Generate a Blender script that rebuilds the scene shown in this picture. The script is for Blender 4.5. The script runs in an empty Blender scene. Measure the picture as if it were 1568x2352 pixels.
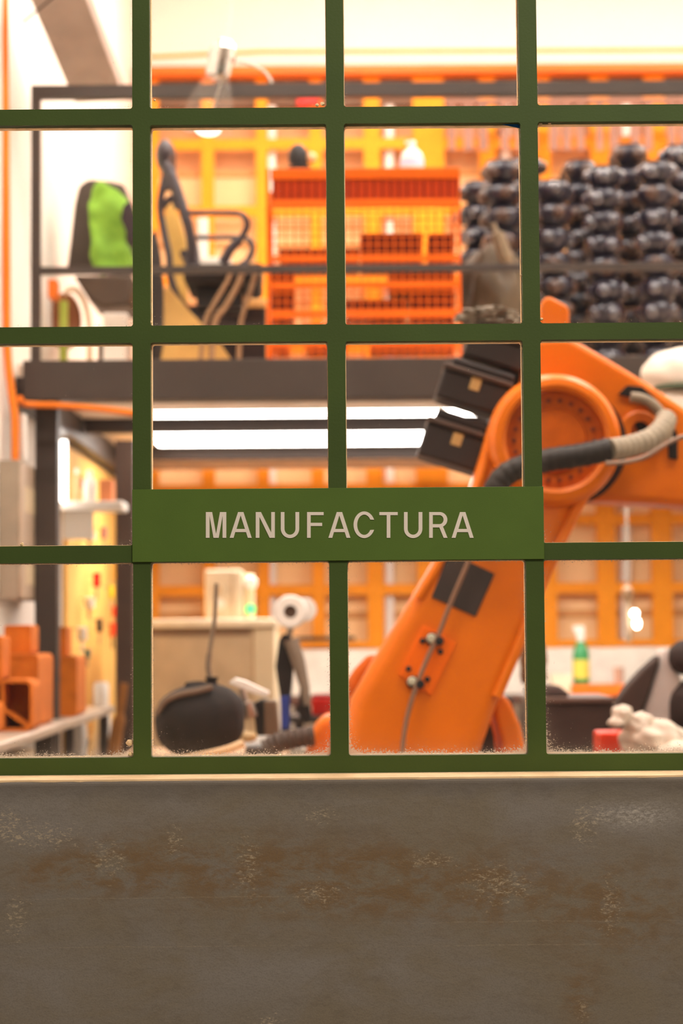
import bpy, bmesh, math, random
from mathutils import Vector, Matrix, Euler, noise
random.seed(7)
PI = math.pi
sc = bpy.context.scene
COL = sc.collection

# ------------------------------------------------------------ camera, world, lamps, exposure
W, H = 1568, 2352
F_PX = 4511.0
CAM = Vector((0.0, -3.16, 1.4))
PITCH, YAW, ROLL = [math.radians(a) for a in (3.486, -0.10, -0.4356)]
FW = Vector((-math.sin(YAW)*math.cos(PITCH), math.cos(YAW)*math.cos(PITCH), math.sin(PITCH)))
R0 = Vector((math.cos(YAW), math.sin(YAW), 0))
U0 = R0.cross(FW)
RT = math.cos(ROLL)*R0 + math.sin(ROLL)*U0
UP = -math.sin(ROLL)*R0 + math.cos(ROLL)*U0
cam_d = bpy.data.cameras.new('camera')
cam = bpy.data.objects.new('camera', cam_d); COL.objects.link(cam)
m = Matrix((RT, UP, -FW)).transposed().to_4x4(); m.translation = CAM
cam.matrix_world = m
cam_d.sensor_fit = 'VERTICAL'; cam_d.sensor_height = 36.0; cam_d.sensor_width = 24.0
cam_d.lens = F_PX/H*36.0
cam_d.clip_start = 0.05; cam_d.clip_end = 60
cam_d.dof.use_dof = True
cam_d.dof.focus_distance = 3.165
cam_d.dof.aperture_fstop = 3.8
sc.camera = cam

sc.view_settings.view_transform = 'Standard'
sc.view_settings.look = 'None'
sc.view_settings.gamma = 1.0
sc.view_settings.use_curve_mapping = False
sc.view_settings.exposure = 0.0
sc.cycles.use_denoising = True
sc.cycles.max_bounces = 8
sc.cycles.diffuse_bounces = 5
sc.cycles.transparent_max_bounces = 16
sc.cycles.sample_clamp_indirect = 6.0

world = bpy.data.worlds.new('world'); sc.world = world
world.use_nodes = True
world.node_tree.nodes['Background'].inputs[0].default_value = (1.0, 0.90, 0.78, 1)
world.node_tree.nodes['Background'].inputs[1].default_value = 0.42

CEIL_STRENGTH = 46.0
MEZZ_STRENGTH = 17.0
ROOM = dict(x0=-1.30, x1=4.2, y0=0.16, y1=9.42, z1=5.75)

def lin(c):
    return tuple(((v/255)/12.92 if v <= 10 else ((v/255+0.055)/1.055)**2.4) for v in c)

# unseen area light added to light the facade, behind and above the viewer
ld = bpy.data.lights.new('facade_fill', 'AREA'); ld.shape = 'DISK'; ld.size = 1.3
ld.energy = 150; ld.color = (1.0, 0.90, 0.78)
lo = bpy.data.objects.new('facade_fill', ld); COL.objects.link(lo)
lo.location = (1.2, -3.6, 4.6)
lo.rotation_euler = (Vector((0.1, 0, 1.2))-Vector(lo.location)).to_track_quat('-Z', 'Y').to_euler()

# ------------------------------------------------------------ placing
def P(px, py, d):
    """world point on the vertical plane at distance d along the room's depth that is seen at px, py"""
    v = FW*F_PX + RT*(px-W/2) - UP*(py-H/2)
    return CAM + v*(d/v.y)
def S(d): return d/F_PX
def deck_z(): return DECK
DECK = 2.469

# ------------------------------------------------------------ materials
MATS = {}
def nodes_of(name):
    m = bpy.data.materials.new(name); m.use_nodes = True
    nt = m.node_tree; b = nt.nodes['Principled BSDF']
    return m, nt, b
def mat(name, rgb=None, rough=0.5, metal=0.0, var=0.10, scale=9.0, bump=0.0, bscale=60.0, emit=None, es=1.0, coat=0.0, alpha=None, linrgb=None, spec=0.35):
    if name in MATS: return MATS[name]
    m, nt, b = nodes_of(name)
    c = linrgb or lin(rgb)
    b.inputs['Roughness'].default_value = rough
    b.inputs['Metallic'].default_value = metal
    b.inputs['Specular IOR Level'].default_value = spec
    b.inputs['Coat Weight'].default_value = coat
    tc = nt.nodes.new('ShaderNodeTexCoord')
    nz = nt.nodes.new('ShaderNodeTexNoise'); nz.inputs['Scale'].default_value = scale; nz.inputs['Detail'].default_value = 4
    nt.links.new(tc.outputs['Object'], nz.inputs['Vector'])
    rp = nt.nodes.new('ShaderNodeValToRGB')
    rp.color_ramp.elements[0].position = 0.3; rp.color_ramp.elements[1].position = 0.7
    rp.color_ramp.elements[0].color = (*[v*(1-var) for v in c], 1)
    rp.color_ramp.elements[1].color = (*[min(1, v*(1+var)) for v in c], 1)
    nt.links.new(nz.outputs['Fac'], rp.inputs['Fac'])
    nt.links.new(rp.outputs['Color'], b.inputs['Base Color'])
    if bump:
        n2 = nt.nodes.new('ShaderNodeTexNoise'); n2.inputs['Scale'].default_value = bscale; n2.inputs['Detail'].default_value = 5
        nt.links.new(tc.outputs['Object'], n2.inputs['Vector'])
        bp = nt.nodes.new('ShaderNodeBump'); bp.inputs['Strength'].default_value = bump; bp.inputs['Distance'].default_value = 0.004
        nt.links.new(n2.outputs['Fac'], bp.inputs['Height']); nt.links.new(bp.outputs['Normal'], b.inputs['Normal'])
    if emit:
        b.inputs['Emission Color'].default_value = (*emit, 1); b.inputs['Emission Strength'].default_value = es
    if alpha is not None:
        b.inputs['Alpha'].default_value = alpha
    MATS[name] = m
    return m

def math_node(nt, op, a, b=None, c=None, clamp=False):
    n = nt.nodes.new('ShaderNodeMath'); n.operation = op; n.use_clamp = clamp
    for i, v in enumerate((a, b, c)):
        if v is None: continue
        if isinstance(v, (int, float)): n.inputs[i].default_value = v
        else: nt.links.new(v, n.inputs[i])
    return n.outputs[0]
def mixc(nt, fac, a, b):
    n = nt.nodes.new('ShaderNodeMix'); n.data_type = 'RGBA'
    if isinstance(fac, (int, float)): n.inputs[0].default_value = fac
    else: nt.links.new(fac, n.inputs[0])
    for i, v in ((6, a), (7, b)):
        if isinstance(v, tuple): n.inputs[i].default_value = (*v, 1)
        else: nt.links.new(v, n.inputs[i])
    return n.outputs[2]
def noise_node(nt, vec, scale, detail=4, rough=0.5, dist=0.0):
    n = nt.nodes.new('ShaderNodeTexNoise'); n.inputs['Scale'].default_value = scale
    n.inputs['Detail'].default_value = detail; n.inputs['Roughness'].default_value = rough; n.inputs['Distortion'].default_value = dist
    nt.links.new(vec, n.inputs['Vector']); return n.outputs['Fac']
def step(nt, v, lo, hi):
    n = nt.nodes.new('ShaderNodeMapRange'); n.interpolation_type = 'SMOOTHSTEP'
    nt.links.new(v, n.inputs[0]); n.inputs[1].default_value = lo; n.inputs[2].default_value = hi
    return n.outputs[0]

def concrete():
    m, nt, b = nodes_of('weathered_render')
    b.inputs['Roughness'].default_value = 0.85
    geo = nt.nodes.new('ShaderNodeNewGeometry'); pos = geo.outputs['Position']
    sep = nt.nodes.new('ShaderNodeSeparateXYZ'); nt.links.new(pos, sep.inputs[0]); X, Z = sep.outputs[0], sep.outputs[2]
    mp = nt.nodes.new('ShaderNodeMapping'); mp.inputs['Scale'].default_value = (1, 1, 1.9); nt.links.new(pos, mp.inputs[0])
    wide = noise_node(nt, mp.outputs[0], 5.0, 6, 0.62, 0.6)
    mid = noise_node(nt, mp.outputs[0], 22.0, 8, 0.7, 0.3)
    fine = noise_node(nt, pos, 420.0, 3, 0.6)
    def blob(px, py, rx, ry):
        c = P(px, py, 3.06); sx, sz = rx*S(3.06), ry*S(3.06)
        dx = math_node(nt, 'DIVIDE', math_node(nt, 'SUBTRACT', X, c.x), sx)
        dz = math_node(nt, 'DIVIDE', math_node(nt, 'SUBTRACT', Z, c.z), sz)
        r2 = math_node(nt, 'ADD', math_node(nt, 'MULTIPLY', dx, dx), math_node(nt, 'MULTIPLY', dz, dz))
        return math_node(nt, 'POWER', 2.718, math_node(nt, 'MULTIPLY', r2, -1.0))
    def total(l):
        o = blob(*l[0])
        for q in l[1:]: o = math_node(nt, 'ADD', o, blob(*q))
        return math_node(nt, 'MINIMUM', o, 1.0)
    base = mixc(nt, step(nt, wide, 0.35, 0.65), (0.178, 0.138, 0.092), (0.180, 0.148, 0.116))
    base = mixc(nt, math_node(nt, 'MULTIPLY', step(nt, mid, 0.48, 0.72), 0.55), base, (0.130, 0.096, 0.062))
    rust = total([(560, 1990, 260, 75), (260, 1985, 150, 60), (760, 2040, 240, 70), (130, 2010, 90, 40), (1130, 2040, 160, 90), (1420, 2090, 150, 110), (1330, 2290, 40, 70), (900, 2010, 80, 70)])
    rf = math_node(nt, 'MULTIPLY', rust, step(nt, mid, 0.36, 0.60), clamp=True)
    base = mixc(nt, math_node(nt, 'MULTIPLY', rf, 0.85), base, (0.165, 0.092, 0.036))
    grey = total([(60, 1880, 160, 70), (320, 1860, 260, 50), (1150, 1850, 280, 70), (1450, 1880, 120, 40), (500, 2230, 260, 70), (100, 2270, 170, 80), (950, 2240, 300, 80)])
    base = mixc(nt, math_node(nt, 'MULTIPLY', math_node(nt, 'MULTIPLY', grey, step(nt, wide, 0.30, 0.62)), 0.60), base, (0.215, 0.185, 0.160))
    pale = total([(1450, 1870, 90, 28), (1340, 1890, 40, 60), (110, 1920, 90, 40), (20, 1890, 40, 50), (740, 1870, 60, 25), (570, 1990, 40, 80), (730, 2050, 70, 40), (980, 1975, 70, 20), (1400, 2080, 35, 90), (1150, 2030, 120, 60), (250, 1975, 60, 50), (40, 2110, 40, 70), (620, 2345, 45, 20), (1335, 2320, 20, 40), (400, 1930, 30, 50)])
    mp2 = nt.nodes.new('ShaderNodeMapping'); mp2.inputs['Rotation'].default_value = (0, 0.6, 0); mp2.inputs['Scale'].default_value = (1, 1, 2.2); nt.links.new(pos, mp2.inputs[0])
    sp = noise_node(nt, mp2.outputs[0], 110.0, 8, 0.82, 0.5)
    th = math_node(nt, 'ADD', sp, math_node(nt, 'MULTIPLY', pale, 0.14))
    base = mixc(nt, math_node(nt, 'MULTIPLY', step(nt, th, 0.635, 0.73), 0.8), base, (0.44, 0.34, 0.22))
    base = mixc(nt, math_node(nt, 'MULTIPLY', blob(1460, 1872, 85, 26), math_node(nt, 'MULTIPLY', step(nt, sp, 0.40, 0.62), 0.8)), base, (0.42, 0.38, 0.34))
    for ly, hx, wx in ((2062, 450, 420), (2175, 380, 330), (2118, 1200, 300), (2172, 1180, 260)):
        lz = P(hx, ly, 3.05)
        dz_ = math_node(nt, 'ABSOLUTE', math_node(nt, 'ADD', math_node(nt, 'SUBTRACT', Z, lz.z), math_node(nt, 'MULTIPLY', math_node(nt, 'SUBTRACT', wide, 0.5), 0.010)))
        ln = math_node(nt, 'MULTIPLY', math_node(nt, 'LESS_THAN', dz_, 0.0007), blob(hx, ly, wx, 60))
        base = mixc(nt, math_node(nt, 'MULTIPLY', math_node(nt, 'MULTIPLY', ln, step(nt, sp, 0.40, 0.60)), 0.45), base, (0.34, 0.26, 0.17))
    # darker band along the upper edge
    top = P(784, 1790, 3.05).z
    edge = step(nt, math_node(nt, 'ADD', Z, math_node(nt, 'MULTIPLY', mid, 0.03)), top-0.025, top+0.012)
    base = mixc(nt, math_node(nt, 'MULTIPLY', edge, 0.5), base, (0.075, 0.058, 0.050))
    base = mixc(nt, math_node(nt, 'MULTIPLY', step(nt, fine, 0.42, 0.75), 0.35), base, (0.10, 0.082, 0.062))
    nt.links.new(base, b.inputs['Base Color'])
    hgt = math_node(nt, 'ADD', math_node(nt, 'MULTIPLY', mid, 1.4), math_node(nt, 'MULTIPLY', fine, 0.5))
    bp = nt.nodes.new('ShaderNodeBump'); bp.inputs['Strength'].default_value = 0.35; bp.inputs['Distance'].default_value = 0.003
    nt.links.new(hgt, bp.inputs['Height']); nt.links.new(bp.outputs['Normal'], b.inputs['Normal'])
    return m

def dirty_glass():
    m = bpy.data.materials.new('dusty_window_glass'); m.use_nodes = True; nt = m.node_tree
    nt.nodes.clear()
    out = nt.nodes.new('ShaderNodeOutputMaterial')
    tr = nt.nodes.new('ShaderNodeBsdfTransparent'); tr.inputs[0].default_value = (0.985, 0.985, 0.975, 1)
    gl = nt.nodes.new('ShaderNodeBsdfGlossy'); gl.inputs['Roughness'].default_value = 0.01
    fr = nt.nodes.new('ShaderNodeFresnel'); fr.inputs[0].default_value = 1.22
    mx = nt.nodes.new('ShaderNodeMixShader'); nt.links.new(fr.outputs[0], mx.inputs[0]); nt.links.new(tr.outputs[0], mx.inputs[1]); nt.links.new(gl.outputs[0], mx.inputs[2])
    df = nt.nodes.new('ShaderNodeBsdfDiffuse'); df.inputs[0].default_value = (0.70, 0.58, 0.46, 1)
    tl = nt.nodes.new('ShaderNodeBsdfTranslucent'); tl.inputs[0].default_value = (0.55, 0.45, 0.36, 1)
    m2 = nt.nodes.new('ShaderNodeMixShader'); m2.inputs[0].default_value = 0.35
    nt.links.new(df.outputs[0], m2.inputs[1]); nt.links.new(tl.outputs[0], m2.inputs[2])
    uv = nt.nodes.new('ShaderNodeUVMap'); uv.uv_map = 'UVMap'
    s = nt.nodes.new('ShaderNodeSeparateXYZ'); nt.links.new(uv.outputs[0], s.inputs[0]); u, v = s.outputs[0], s.outputs[1]
    geo = nt.nodes.new('ShaderNodeNewGeometry'); pos = geo.outputs['Position']
    eu = math_node(nt, 'MINIMUM', u, math_node(nt, 'SUBTRACT', 1.0, u))
    ev = math_node(nt, 'MINIMUM', v, math_node(nt, 'SUBTRACT', 1.0, v))
    wb = math_node(nt, 'POWER', 2.718, math_node(nt, 'MULTIPLY', v, -26.0))
    we = math_node(nt, 'POWER', 2.718, math_node(nt, 'MULTIPLY', math_node(nt, 'MINIMUM', eu, ev), -60.0))
    wc = math_node(nt, 'MULTIPLY', math_node(nt, 'POWER', 2.718, math_node(nt, 'MULTIPLY', eu, -14.0)), math_node(nt, 'POWER', 2.718, math_node(nt, 'MULTIPLY', v, -9.0)))
    cl = noise_node(nt, pos, 26.0, 5, 0.6)
    lowrow = s.outputs[2]
    gz = nt.nodes.new('ShaderNodeSeparateXYZ'); nt.links.new(pos, gz.inputs[0])
    row = math_node(nt, 'ADD', 0.40, math_node(nt, 'MULTIPLY', math_node(nt, 'LESS_THAN', gz.outputs[2], 1.53), 0.60))
    wb = math_node(nt, 'MULTIPLY', wb, row)
    w = math_node(nt, 'MULTIPLY', math_node(nt, 'MULTIPLY', math_node(nt, 'ADD', math_node(nt, 'ADD', wb, we), wc), math_node(nt, 'ADD', 0.35, cl)), row)
    n1 = noise_node(nt, pos, 330.0, 5, 0.75, 0.6)
    n2 = noise_node(nt, pos, 130.0, 3, 0.6)
    crust = step(nt, math_node(nt, 'ADD', n1, math_node(nt, 'MULTIPLY', w, 0.21)), 0.66, 0.74)
    vo = nt.nodes.new('ShaderNodeTexVoronoi'); vo.inputs['Scale'].default_value = 95.0; nt.links.new(pos, vo.inputs['Vector'])
    rnd = nt.nodes.new('ShaderNodeSeparateColor'); nt.links.new(vo.outputs['Color'], rnd.inputs[0])
    size = math_node(nt, 'ADD', math_node(nt, 'MULTIPLY', math_node(nt, 'POWER', rnd.outputs[0], 14.0), 0.13), math_node(nt, 'MULTIPLY', wb, 0.05))
    speck = math_node(nt, 'LESS_THAN', vo.outputs['Distance'], size)
    keep = math_node(nt, 'GREATER_THAN', math_node(nt, 'ADD', rnd.outputs[1], math_node(nt, 'MULTIPLY', wb, 0.5)), 0.72)
    speck = math_node(nt, 'MULTIPLY', speck, keep)
    haze = math_node(nt, 'MULTIPLY', math_node(nt, 'MULTIPLY', w, n2), 0.22)
    fac = math_node(nt, 'MAXIMUM', math_node(nt, 'MAXIMUM', math_node(nt, 'MULTIPLY', crust, 0.75), math_node(nt, 'MULTIPLY', speck, 0.7)), haze)
    front = math_node(nt, 'GREATER_THAN', s.outputs[0], 0.0)
    fac = math_node(nt, 'MULTIPLY', fac, front, clamp=True)
    m3 = nt.nodes.new('ShaderNodeMixShader'); nt.links.new(fac, m3.inputs[0]); nt.links.new(mx.outputs[0], m3.inputs[1]); nt.links.new(m2.outputs[0], m3.inputs[2])
    nt.links.new(m3.outputs[0], out.inputs[0])
    return m

M_WALL_OUT = concrete()
M_FRAME = mat('green_frame_paint', (60, 76, 28), 0.55, spec=0.2, var=0.13, scale=5, bump=0.06, bscale=240)
M_SIGN = mat('green_sign_paint', (76, 98, 34), 0.55, spec=0.2, var=0.05, scale=12, bump=0.04, bscale=500)
M_LETTER = mat('beige_vinyl', (218, 205, 190), 0.6, var=0.02)
M_PUTTY = mat('cream_putty', (232, 196, 150), 0.8, var=0.15, scale=60, bump=0.3)
M_LEDGE = mat('cream_ledge', (226, 190, 145), 0.8, var=0.12, scale=14, bump=0.2)
M_GLASS = dirty_glass()
M_WHITE = mat('white_wall_paint', (244, 238, 228), 0.8, var=0.02, scale=2)
M_CEIL = mat('white_ceiling_paint', (246, 242, 234), 0.8, var=0.02, scale=2)
M_FLOOR = mat('grey_screed_floor', (140, 132, 122), 0.5, var=0.1, scale=3)
M_DARK = mat('dark_brown_steel', (64, 54, 47), 0.5, var=0.07, scale=6)
M_DARK2 = mat('umber_joist_steel', (46, 34, 27), 0.6, var=0.07)
M_ORANGE_FRAME = mat('orange_window_steel', (240, 150, 32), 0.6, spec=0.15, var=0.05)
M_ORANGE_DEEP = mat('orange_beam_paint', (216, 106, 14), 0.5, var=0.05)
M_ORANGE_PIPE = mat('orange_conduit', (236, 124, 14), 0.45, var=0.05)
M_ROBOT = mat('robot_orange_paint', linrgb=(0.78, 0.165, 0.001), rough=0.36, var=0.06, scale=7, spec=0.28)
M_ROBOT_SHADE = mat('robot_orange_shaded', linrgb=(0.58, 0.105, 0.001), rough=0.5, spec=0.2, var=0.10, scale=30)  # robot orange darkened, shade put into the colour of set-back parts
M_ROBOT_PLATE = mat('bright_orange_plate', linrgb=(0.92, 0.15, 0.001), rough=0.45, spec=0.2, var=0.04)
M_BLACK = mat('black_plastic', (32, 27, 25), 0.45, var=0.15)
M_MOTOR = mat('motor_black', (48, 38, 34), 0.5, var=0.12)
M_SOFT_BLACK = mat('soft_black_fabric', (34, 27, 23), 0.85, var=0.2, scale=25, bump=0.3, bscale=90)
M_TANLABEL = mat('tan_label', (196, 158, 98), 0.6)
M_HOSE_G = mat('grey_hose', (150, 134, 112), 0.6, var=0.15, scale=30)
M_GREY = mat('grey_paint', (150, 140, 126), 0.55, var=0.06)
M_LGREY = mat('light_grey_paint', (205, 196, 180), 0.55, var=0.05)
M_STEEL = mat('brushed_steel', (170, 160, 150), 0.3, metal=0.8)
M_CHROME = mat('chrome', (230, 226, 220), 0.12, metal=1.0, var=0.02)
M_WP = mat('white_plastic', (240, 234, 224), 0.4, var=0.02)
M_CREAM = mat('cream_cabinet', (226, 204, 166), 0.55, var=0.03)
M_TAN = mat('kraft_tan', (214, 168, 96), 0.8, var=0.1)
M_PLY = mat('plywood', (236, 184, 96), 0.7, var=0.13, scale=4)
M_TERRA = mat('terracotta', (202, 108, 22), 0.85, var=0.14, scale=16, bump=0.25, bscale=180)
M_GREEN = mat('lime_fabric', (132, 180, 60), 0.8, var=0.16, scale=9)
M_CAGE = mat('orange_wire', linrgb=(0.74, 0.12, 0.002), rough=0.5, spec=0.15, var=0.05)
M_CAGE_TRAY = mat('burnt_orange_tray', linrgb=(0.42, 0.035, 0.001), rough=0.6, spec=0.1, var=0.08)
M_MAROON = mat('maroon_bin', (104, 30, 10), 0.6, spec=0.15, var=0.12)
M_NAVY = mat('navy_glaze', (20, 17, 34), 0.3, var=0.3, scale=14, coat=0.4)
M_NAVY_BROWN = mat('umber_glaze', (66, 44, 34), 0.3, var=0.3, scale=14, coat=0.3)
M_LOBE = mat('lobe_glaze', (38, 34, 48), 0.16, var=0.35, scale=18, coat=0.7, spec=0.8)
M_OLIVE = mat('olive_sheet', (78, 63, 42), 0.55, var=0.2, scale=6)
M_RED = mat('red_plastic', (226, 30, 12), 0.4)
M_REDOR = mat('vermilion_plastic', (248, 62, 4), 0.4)
M_YEL = mat('yellow_plastic', (246, 196, 20), 0.4)
M_BLUE = mat('blue_plastic', (44, 60, 130), 0.4)
M_BTAPE = mat('blue_tape', (16, 86, 140), 0.7, var=0.25, scale=300)
M_SILVER = mat('silver_cloth', (206, 196, 188), 0.6, var=0.15, scale=10)
M_CLOTH = mat('white_cloth', (240, 226, 208), 0.8, var=0.05, scale=8)
M_EMIT = mat('added_ceiling_glow', (255, 250, 240), emit=(1.0, 0.925, 0.88), es=CEIL_STRENGTH)
M_EMIT2 = mat('shelf_lamp_glow', (255, 250, 240), emit=(1.0, 0.925, 0.88), es=MEZZ_STRENGTH)
M_GLINT = mat('glint_glow', (255, 250, 240), emit=(1.0, 0.93, 0.82), es=14.0)
M_GLED = mat('green_led', (60, 220, 120), emit=(0.08, 0.9, 0.28), es=0.9)
M_BOTTLE_G = mat('green_bottle', (60, 150, 90), 0.3, var=0.05)
M_LABEL_Y = mat('yellow_label', (226, 214, 90), 0.5, var=0.1)
M_PANEL_BACK = mat('translucent_tan_panel', (246, 206, 150), 0.6, var=0.04, scale=1.5)
M_COPPER = mat('copper_brown', (150, 90, 50), 0.5, var=0.15)

# ------------------------------------------------------------ objects
WL = {}
def thing(name, label, cat, loc, group=None, kind=None):
    o = bpy.data.objects.new(name, None); COL.objects.link(o)
    o.empty_display_size = 0.05
    o.location = loc; WL[o.name] = Vector(loc)
    if label: o['label'] = label
    if cat: o['category'] = cat
    if group: o['group'] = group
    if kind: o['kind'] = kind
    return o
def tag(o, label, cat, group=None, kind=None):
    if label: o['label'] = label
    if cat: o['category'] = cat
    if group: o['group'] = group
    if kind: o['kind'] = kind
    return o

class MB:
    def __init__(s): s.bm = bmesh.new()
    def clampz(s, z):
        for v in s.bm.verts: v.co.z = max(v.co.z, z)
        return s
    def box(s, lo, hi, rot=None, piv=None):
        lo, hi = Vector(lo), Vector(hi); c = (lo+hi)/2
        vs = bmesh.ops.create_cube(s.bm, size=1)['verts']
        for v in vs: v.co = Vector((v.co.x*(hi.x-lo.x), v.co.y*(hi.y-lo.y), v.co.z*(hi.z-lo.z)))+c
        if rot is not None: bmesh.ops.rotate(s.bm, verts=vs, cent=Vector(piv) if piv is not None else c, matrix=Euler(rot).to_matrix())
        return s
    def pbox(s, x0, y0, x1, y1, d0, d1, rot=None):
        """box whose front face, at distance d0, is seen between two pixels; it reaches back to d1"""
        xm = min((x0+x1)/2, 950) if x1-x0 > 400 else (x0+x1)/2
        a = P(x0, y1, d0); b = P(x1, y0, d0)
        return s.box((a.x, d0+CAM.y, P(xm, y1, d0).z), (b.x, d1+CAM.y, P(xm, y0, d0).z), rot)
    def tube(s, pts, r, n=10, cap=True):
        pts = [Vector(p) for p in pts]; rings = []
        rr = r if isinstance(r, (list, tuple)) else [r]*len(pts)
        prev = None
        for i, p in enumerate(pts):
            t = (pts[min(i+1, len(pts)-1)]-pts[max(i-1, 0)]).normalized()
            if prev is None:
                a = Vector((0, 0, 1)) if abs(t.z) < 0.9 else Vector((1, 0, 0)); nrm = t.cross(a).normalized()
            else:
                nrm = (prev-t*prev.dot(t))
                nrm = nrm.normalized() if nrm.length > 1e-6 else t.orthogonal().normalized()
            prev = nrm; bn = t.cross(nrm)
            rings.append([s.bm.verts.new(p+(nrm*math.cos(2*PI*k/n)+bn*math.sin(2*PI*k/n))*rr[i]) for k in range(n)])
        for a, b in zip(rings, rings[1:]):
            for k in range(n): s.bm.faces.new((a[k], a[(k+1) % n], b[(k+1) % n], b[k]))
        if cap:
            s.bm.faces.new(rings[0][::-1]); s.bm.faces.new(rings[-1])
        return s
    def lathe(s, prof, c=(0, 0, 0), axis=(0, 0, 1), n=24):
        """prof: list of (radius, height along axis)"""
        q = Vector((0, 0, 1)).rotation_difference(Vector(axis)); c = Vector(c); rings = []
        for r, h in prof:
            if r < 1e-5: rings.append([s.bm.verts.new(c+q @ Vector((0, 0, h)))])
            else: rings.append([s.bm.verts.new(c+q @ Vector((r*math.cos(2*PI*k/n), r*math.sin(2*PI*k/n), h))) for k in range(n)])
        for a, b in zip(rings, rings[1:]):
            if len(a) == 1 and len(b) == 1: continue
            for k in range(n):
                k2 = (k+1) % n
                if len(a) == 1: s.bm.faces.new((a[0], b[k2], b[k]))
                elif len(b) == 1: s.bm.faces.new((a[k], a[k2], b[0]))
                else: s.bm.faces.new((a[k], a[k2], b[k2], b[k]))
        for rg, fl in ((rings[0], True), (rings[-1], False)):
            if len(rg) > 1: s.bm.faces.new(rg[::-1] if fl else rg)
        return s
    def prism(s, pts, y0, y1):
        """outline (list of x, z) extruded along depth"""
        a = [s.bm.verts.new((x, y0, z)) for x, z in pts]; b = [s.bm.verts.new((x, y1, z)) for x, z in pts]
        s.bm.faces.new(a); s.bm.faces.new(b[::-1]); n = len(pts)
        for k in range(n): s.bm.faces.new((a[k], b[k], b[(k+1) % n], a[(k+1) % n]))
        return s
    def pprism(s, px, d0, d1):
        q = [P(x, y, d0) for x, y in px]
        return s.prism([(v.x, v.z) for v in q], d0+CAM.y, d1+CAM.y)
    def ball(s, c, r, sub=3, jit=0.0, seed=0.0, fr=3.0):
        vs = bmesh.ops.create_icosphere(s.bm, subdivisions=sub, radius=1)['verts']
        r = Vector(r) if not isinstance(r, (int, float)) else Vector((r, r, r))
        for v in vs:
            k = 1+jit*noise.noise(v.co*fr+Vector((seed, seed*1.7, -seed)))
            v.co = Vector((v.co.x*r.x*k, v.co.y*r.y*k, v.co.z*r.z*k))+Vector(c)
        return s
    def build(s, name, material, parent=None, bevel=0.0, seg=2, smooth=True, origin=None, loop_cut=0):
        bmesh.ops.recalc_face_normals(s.bm, faces=s.bm.faces[:])
        if origin is None:
            if parent is not None: origin = WL[parent.name]
            else:
                cs = [v.co for v in s.bm.verts]
                origin = Vector(((min(c.x for c in cs)+max(c.x for c in cs))/2, (min(c.y for c in cs)+max(c.y for c in cs))/2, min(c.z for c in cs)))
        origin = Vector(origin)
        for v in s.bm.verts: v.co -= origin
        me = bpy.data.meshes.new(name); s.bm.to_mesh(me); s.bm.free()
        me.materials.append(material)
        if smooth:
            for p in me.polygons: p.use_smooth = True
            try: me.set_sharp_from_angle(angle=math.radians(38))
            except Exception: pass
        o = bpy.data.objects.new(name, me); COL.objects.link(o)
        WL[o.name] = origin.copy()
        if parent is not None:
            o.parent = parent
        else: o.location = origin
        if bevel:
            b = o.modifiers.new('bevel', 'BEVEL'); b.width = bevel; b.segments = seg; b.limit_method = 'ANGLE'; b.angle_limit = math.radians(35)
            b.harden_normals = False
        return o
def smooth_pts(pts, n=8):
    """Catmull-Rom through points"""
    pts = [Vector(p) for p in pts]; out = []
    for i in range(len(pts)-1):
        p0 = pts[max(i-1, 0)]; p1 = pts[i]; p2 = pts[i+1]; p3 = pts[min(i+2, len(pts)-1)]
        for k in range(n):
            t = k/n
            out.append(0.5*((2*p1)+(p2-p0)*t+(2*p0-5*p1+4*p2-p3)*t*t+(3*p1-p0-3*p2+p3)*t**3))
    out.append(pts[-1]); return out
def copy_tree(o, parent=None):
    c = o.copy(); COL.objects.link(c)
    if parent is not None: c.parent = parent
    for ch in list(o.children): copy_tree(ch, c)
    return c
def struct(o): o['kind'] = 'structure'; return o

# ============================================================ THE SETTING
rx0, rx1, ry0, ry1, rz1 = ROOM['x0'], ROOM['x1'], ROOM['y0'], ROOM['y1'], ROOM['z1']
struct(MB().box((rx0-0.2, ry0-0.1, -0.1), (rx1+0.2, ry1+0.6, 0)).build('floor', M_FLOOR, smooth=False))
struct(MB().box((-6, -6.5, -0.12), (7, -0.11, -0.02)).build('floor_outside', mat('paving', (120, 112, 100), 0.9), smooth=False))
struct(MB().box((rx0-0.2, -0.05, rz1), (rx1+0.2, ry1+0.6, rz1+0.15)).build('ceiling', M_CEIL, smooth=False))
struct(MB().box((rx0-0.2, 0.16, 0), (rx0, ry1+0.6, rz1)).build('wall_left', M_WHITE, smooth=False))
struct(MB().box((rx1, 0.16, 0), (rx1+0.2, ry1+0.6, rz1)).build('wall_right', M_WHITE, smooth=False))
# back wall: white above the orange beam and below the orange window
back_d = 12.5; back_y = back_d+CAM.y
zb_top = P(784, 150, back_d).z; zb_low = P(784, 1487, back_d).z
struct(MB().box((rx0, back_y, zb_top), (rx1, back_y+0.2, rz1)).box((rx0, back_y, 0), (rx1, back_y+0.2, zb_low)).build('wall_back', M_WHITE, smooth=False))

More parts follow.
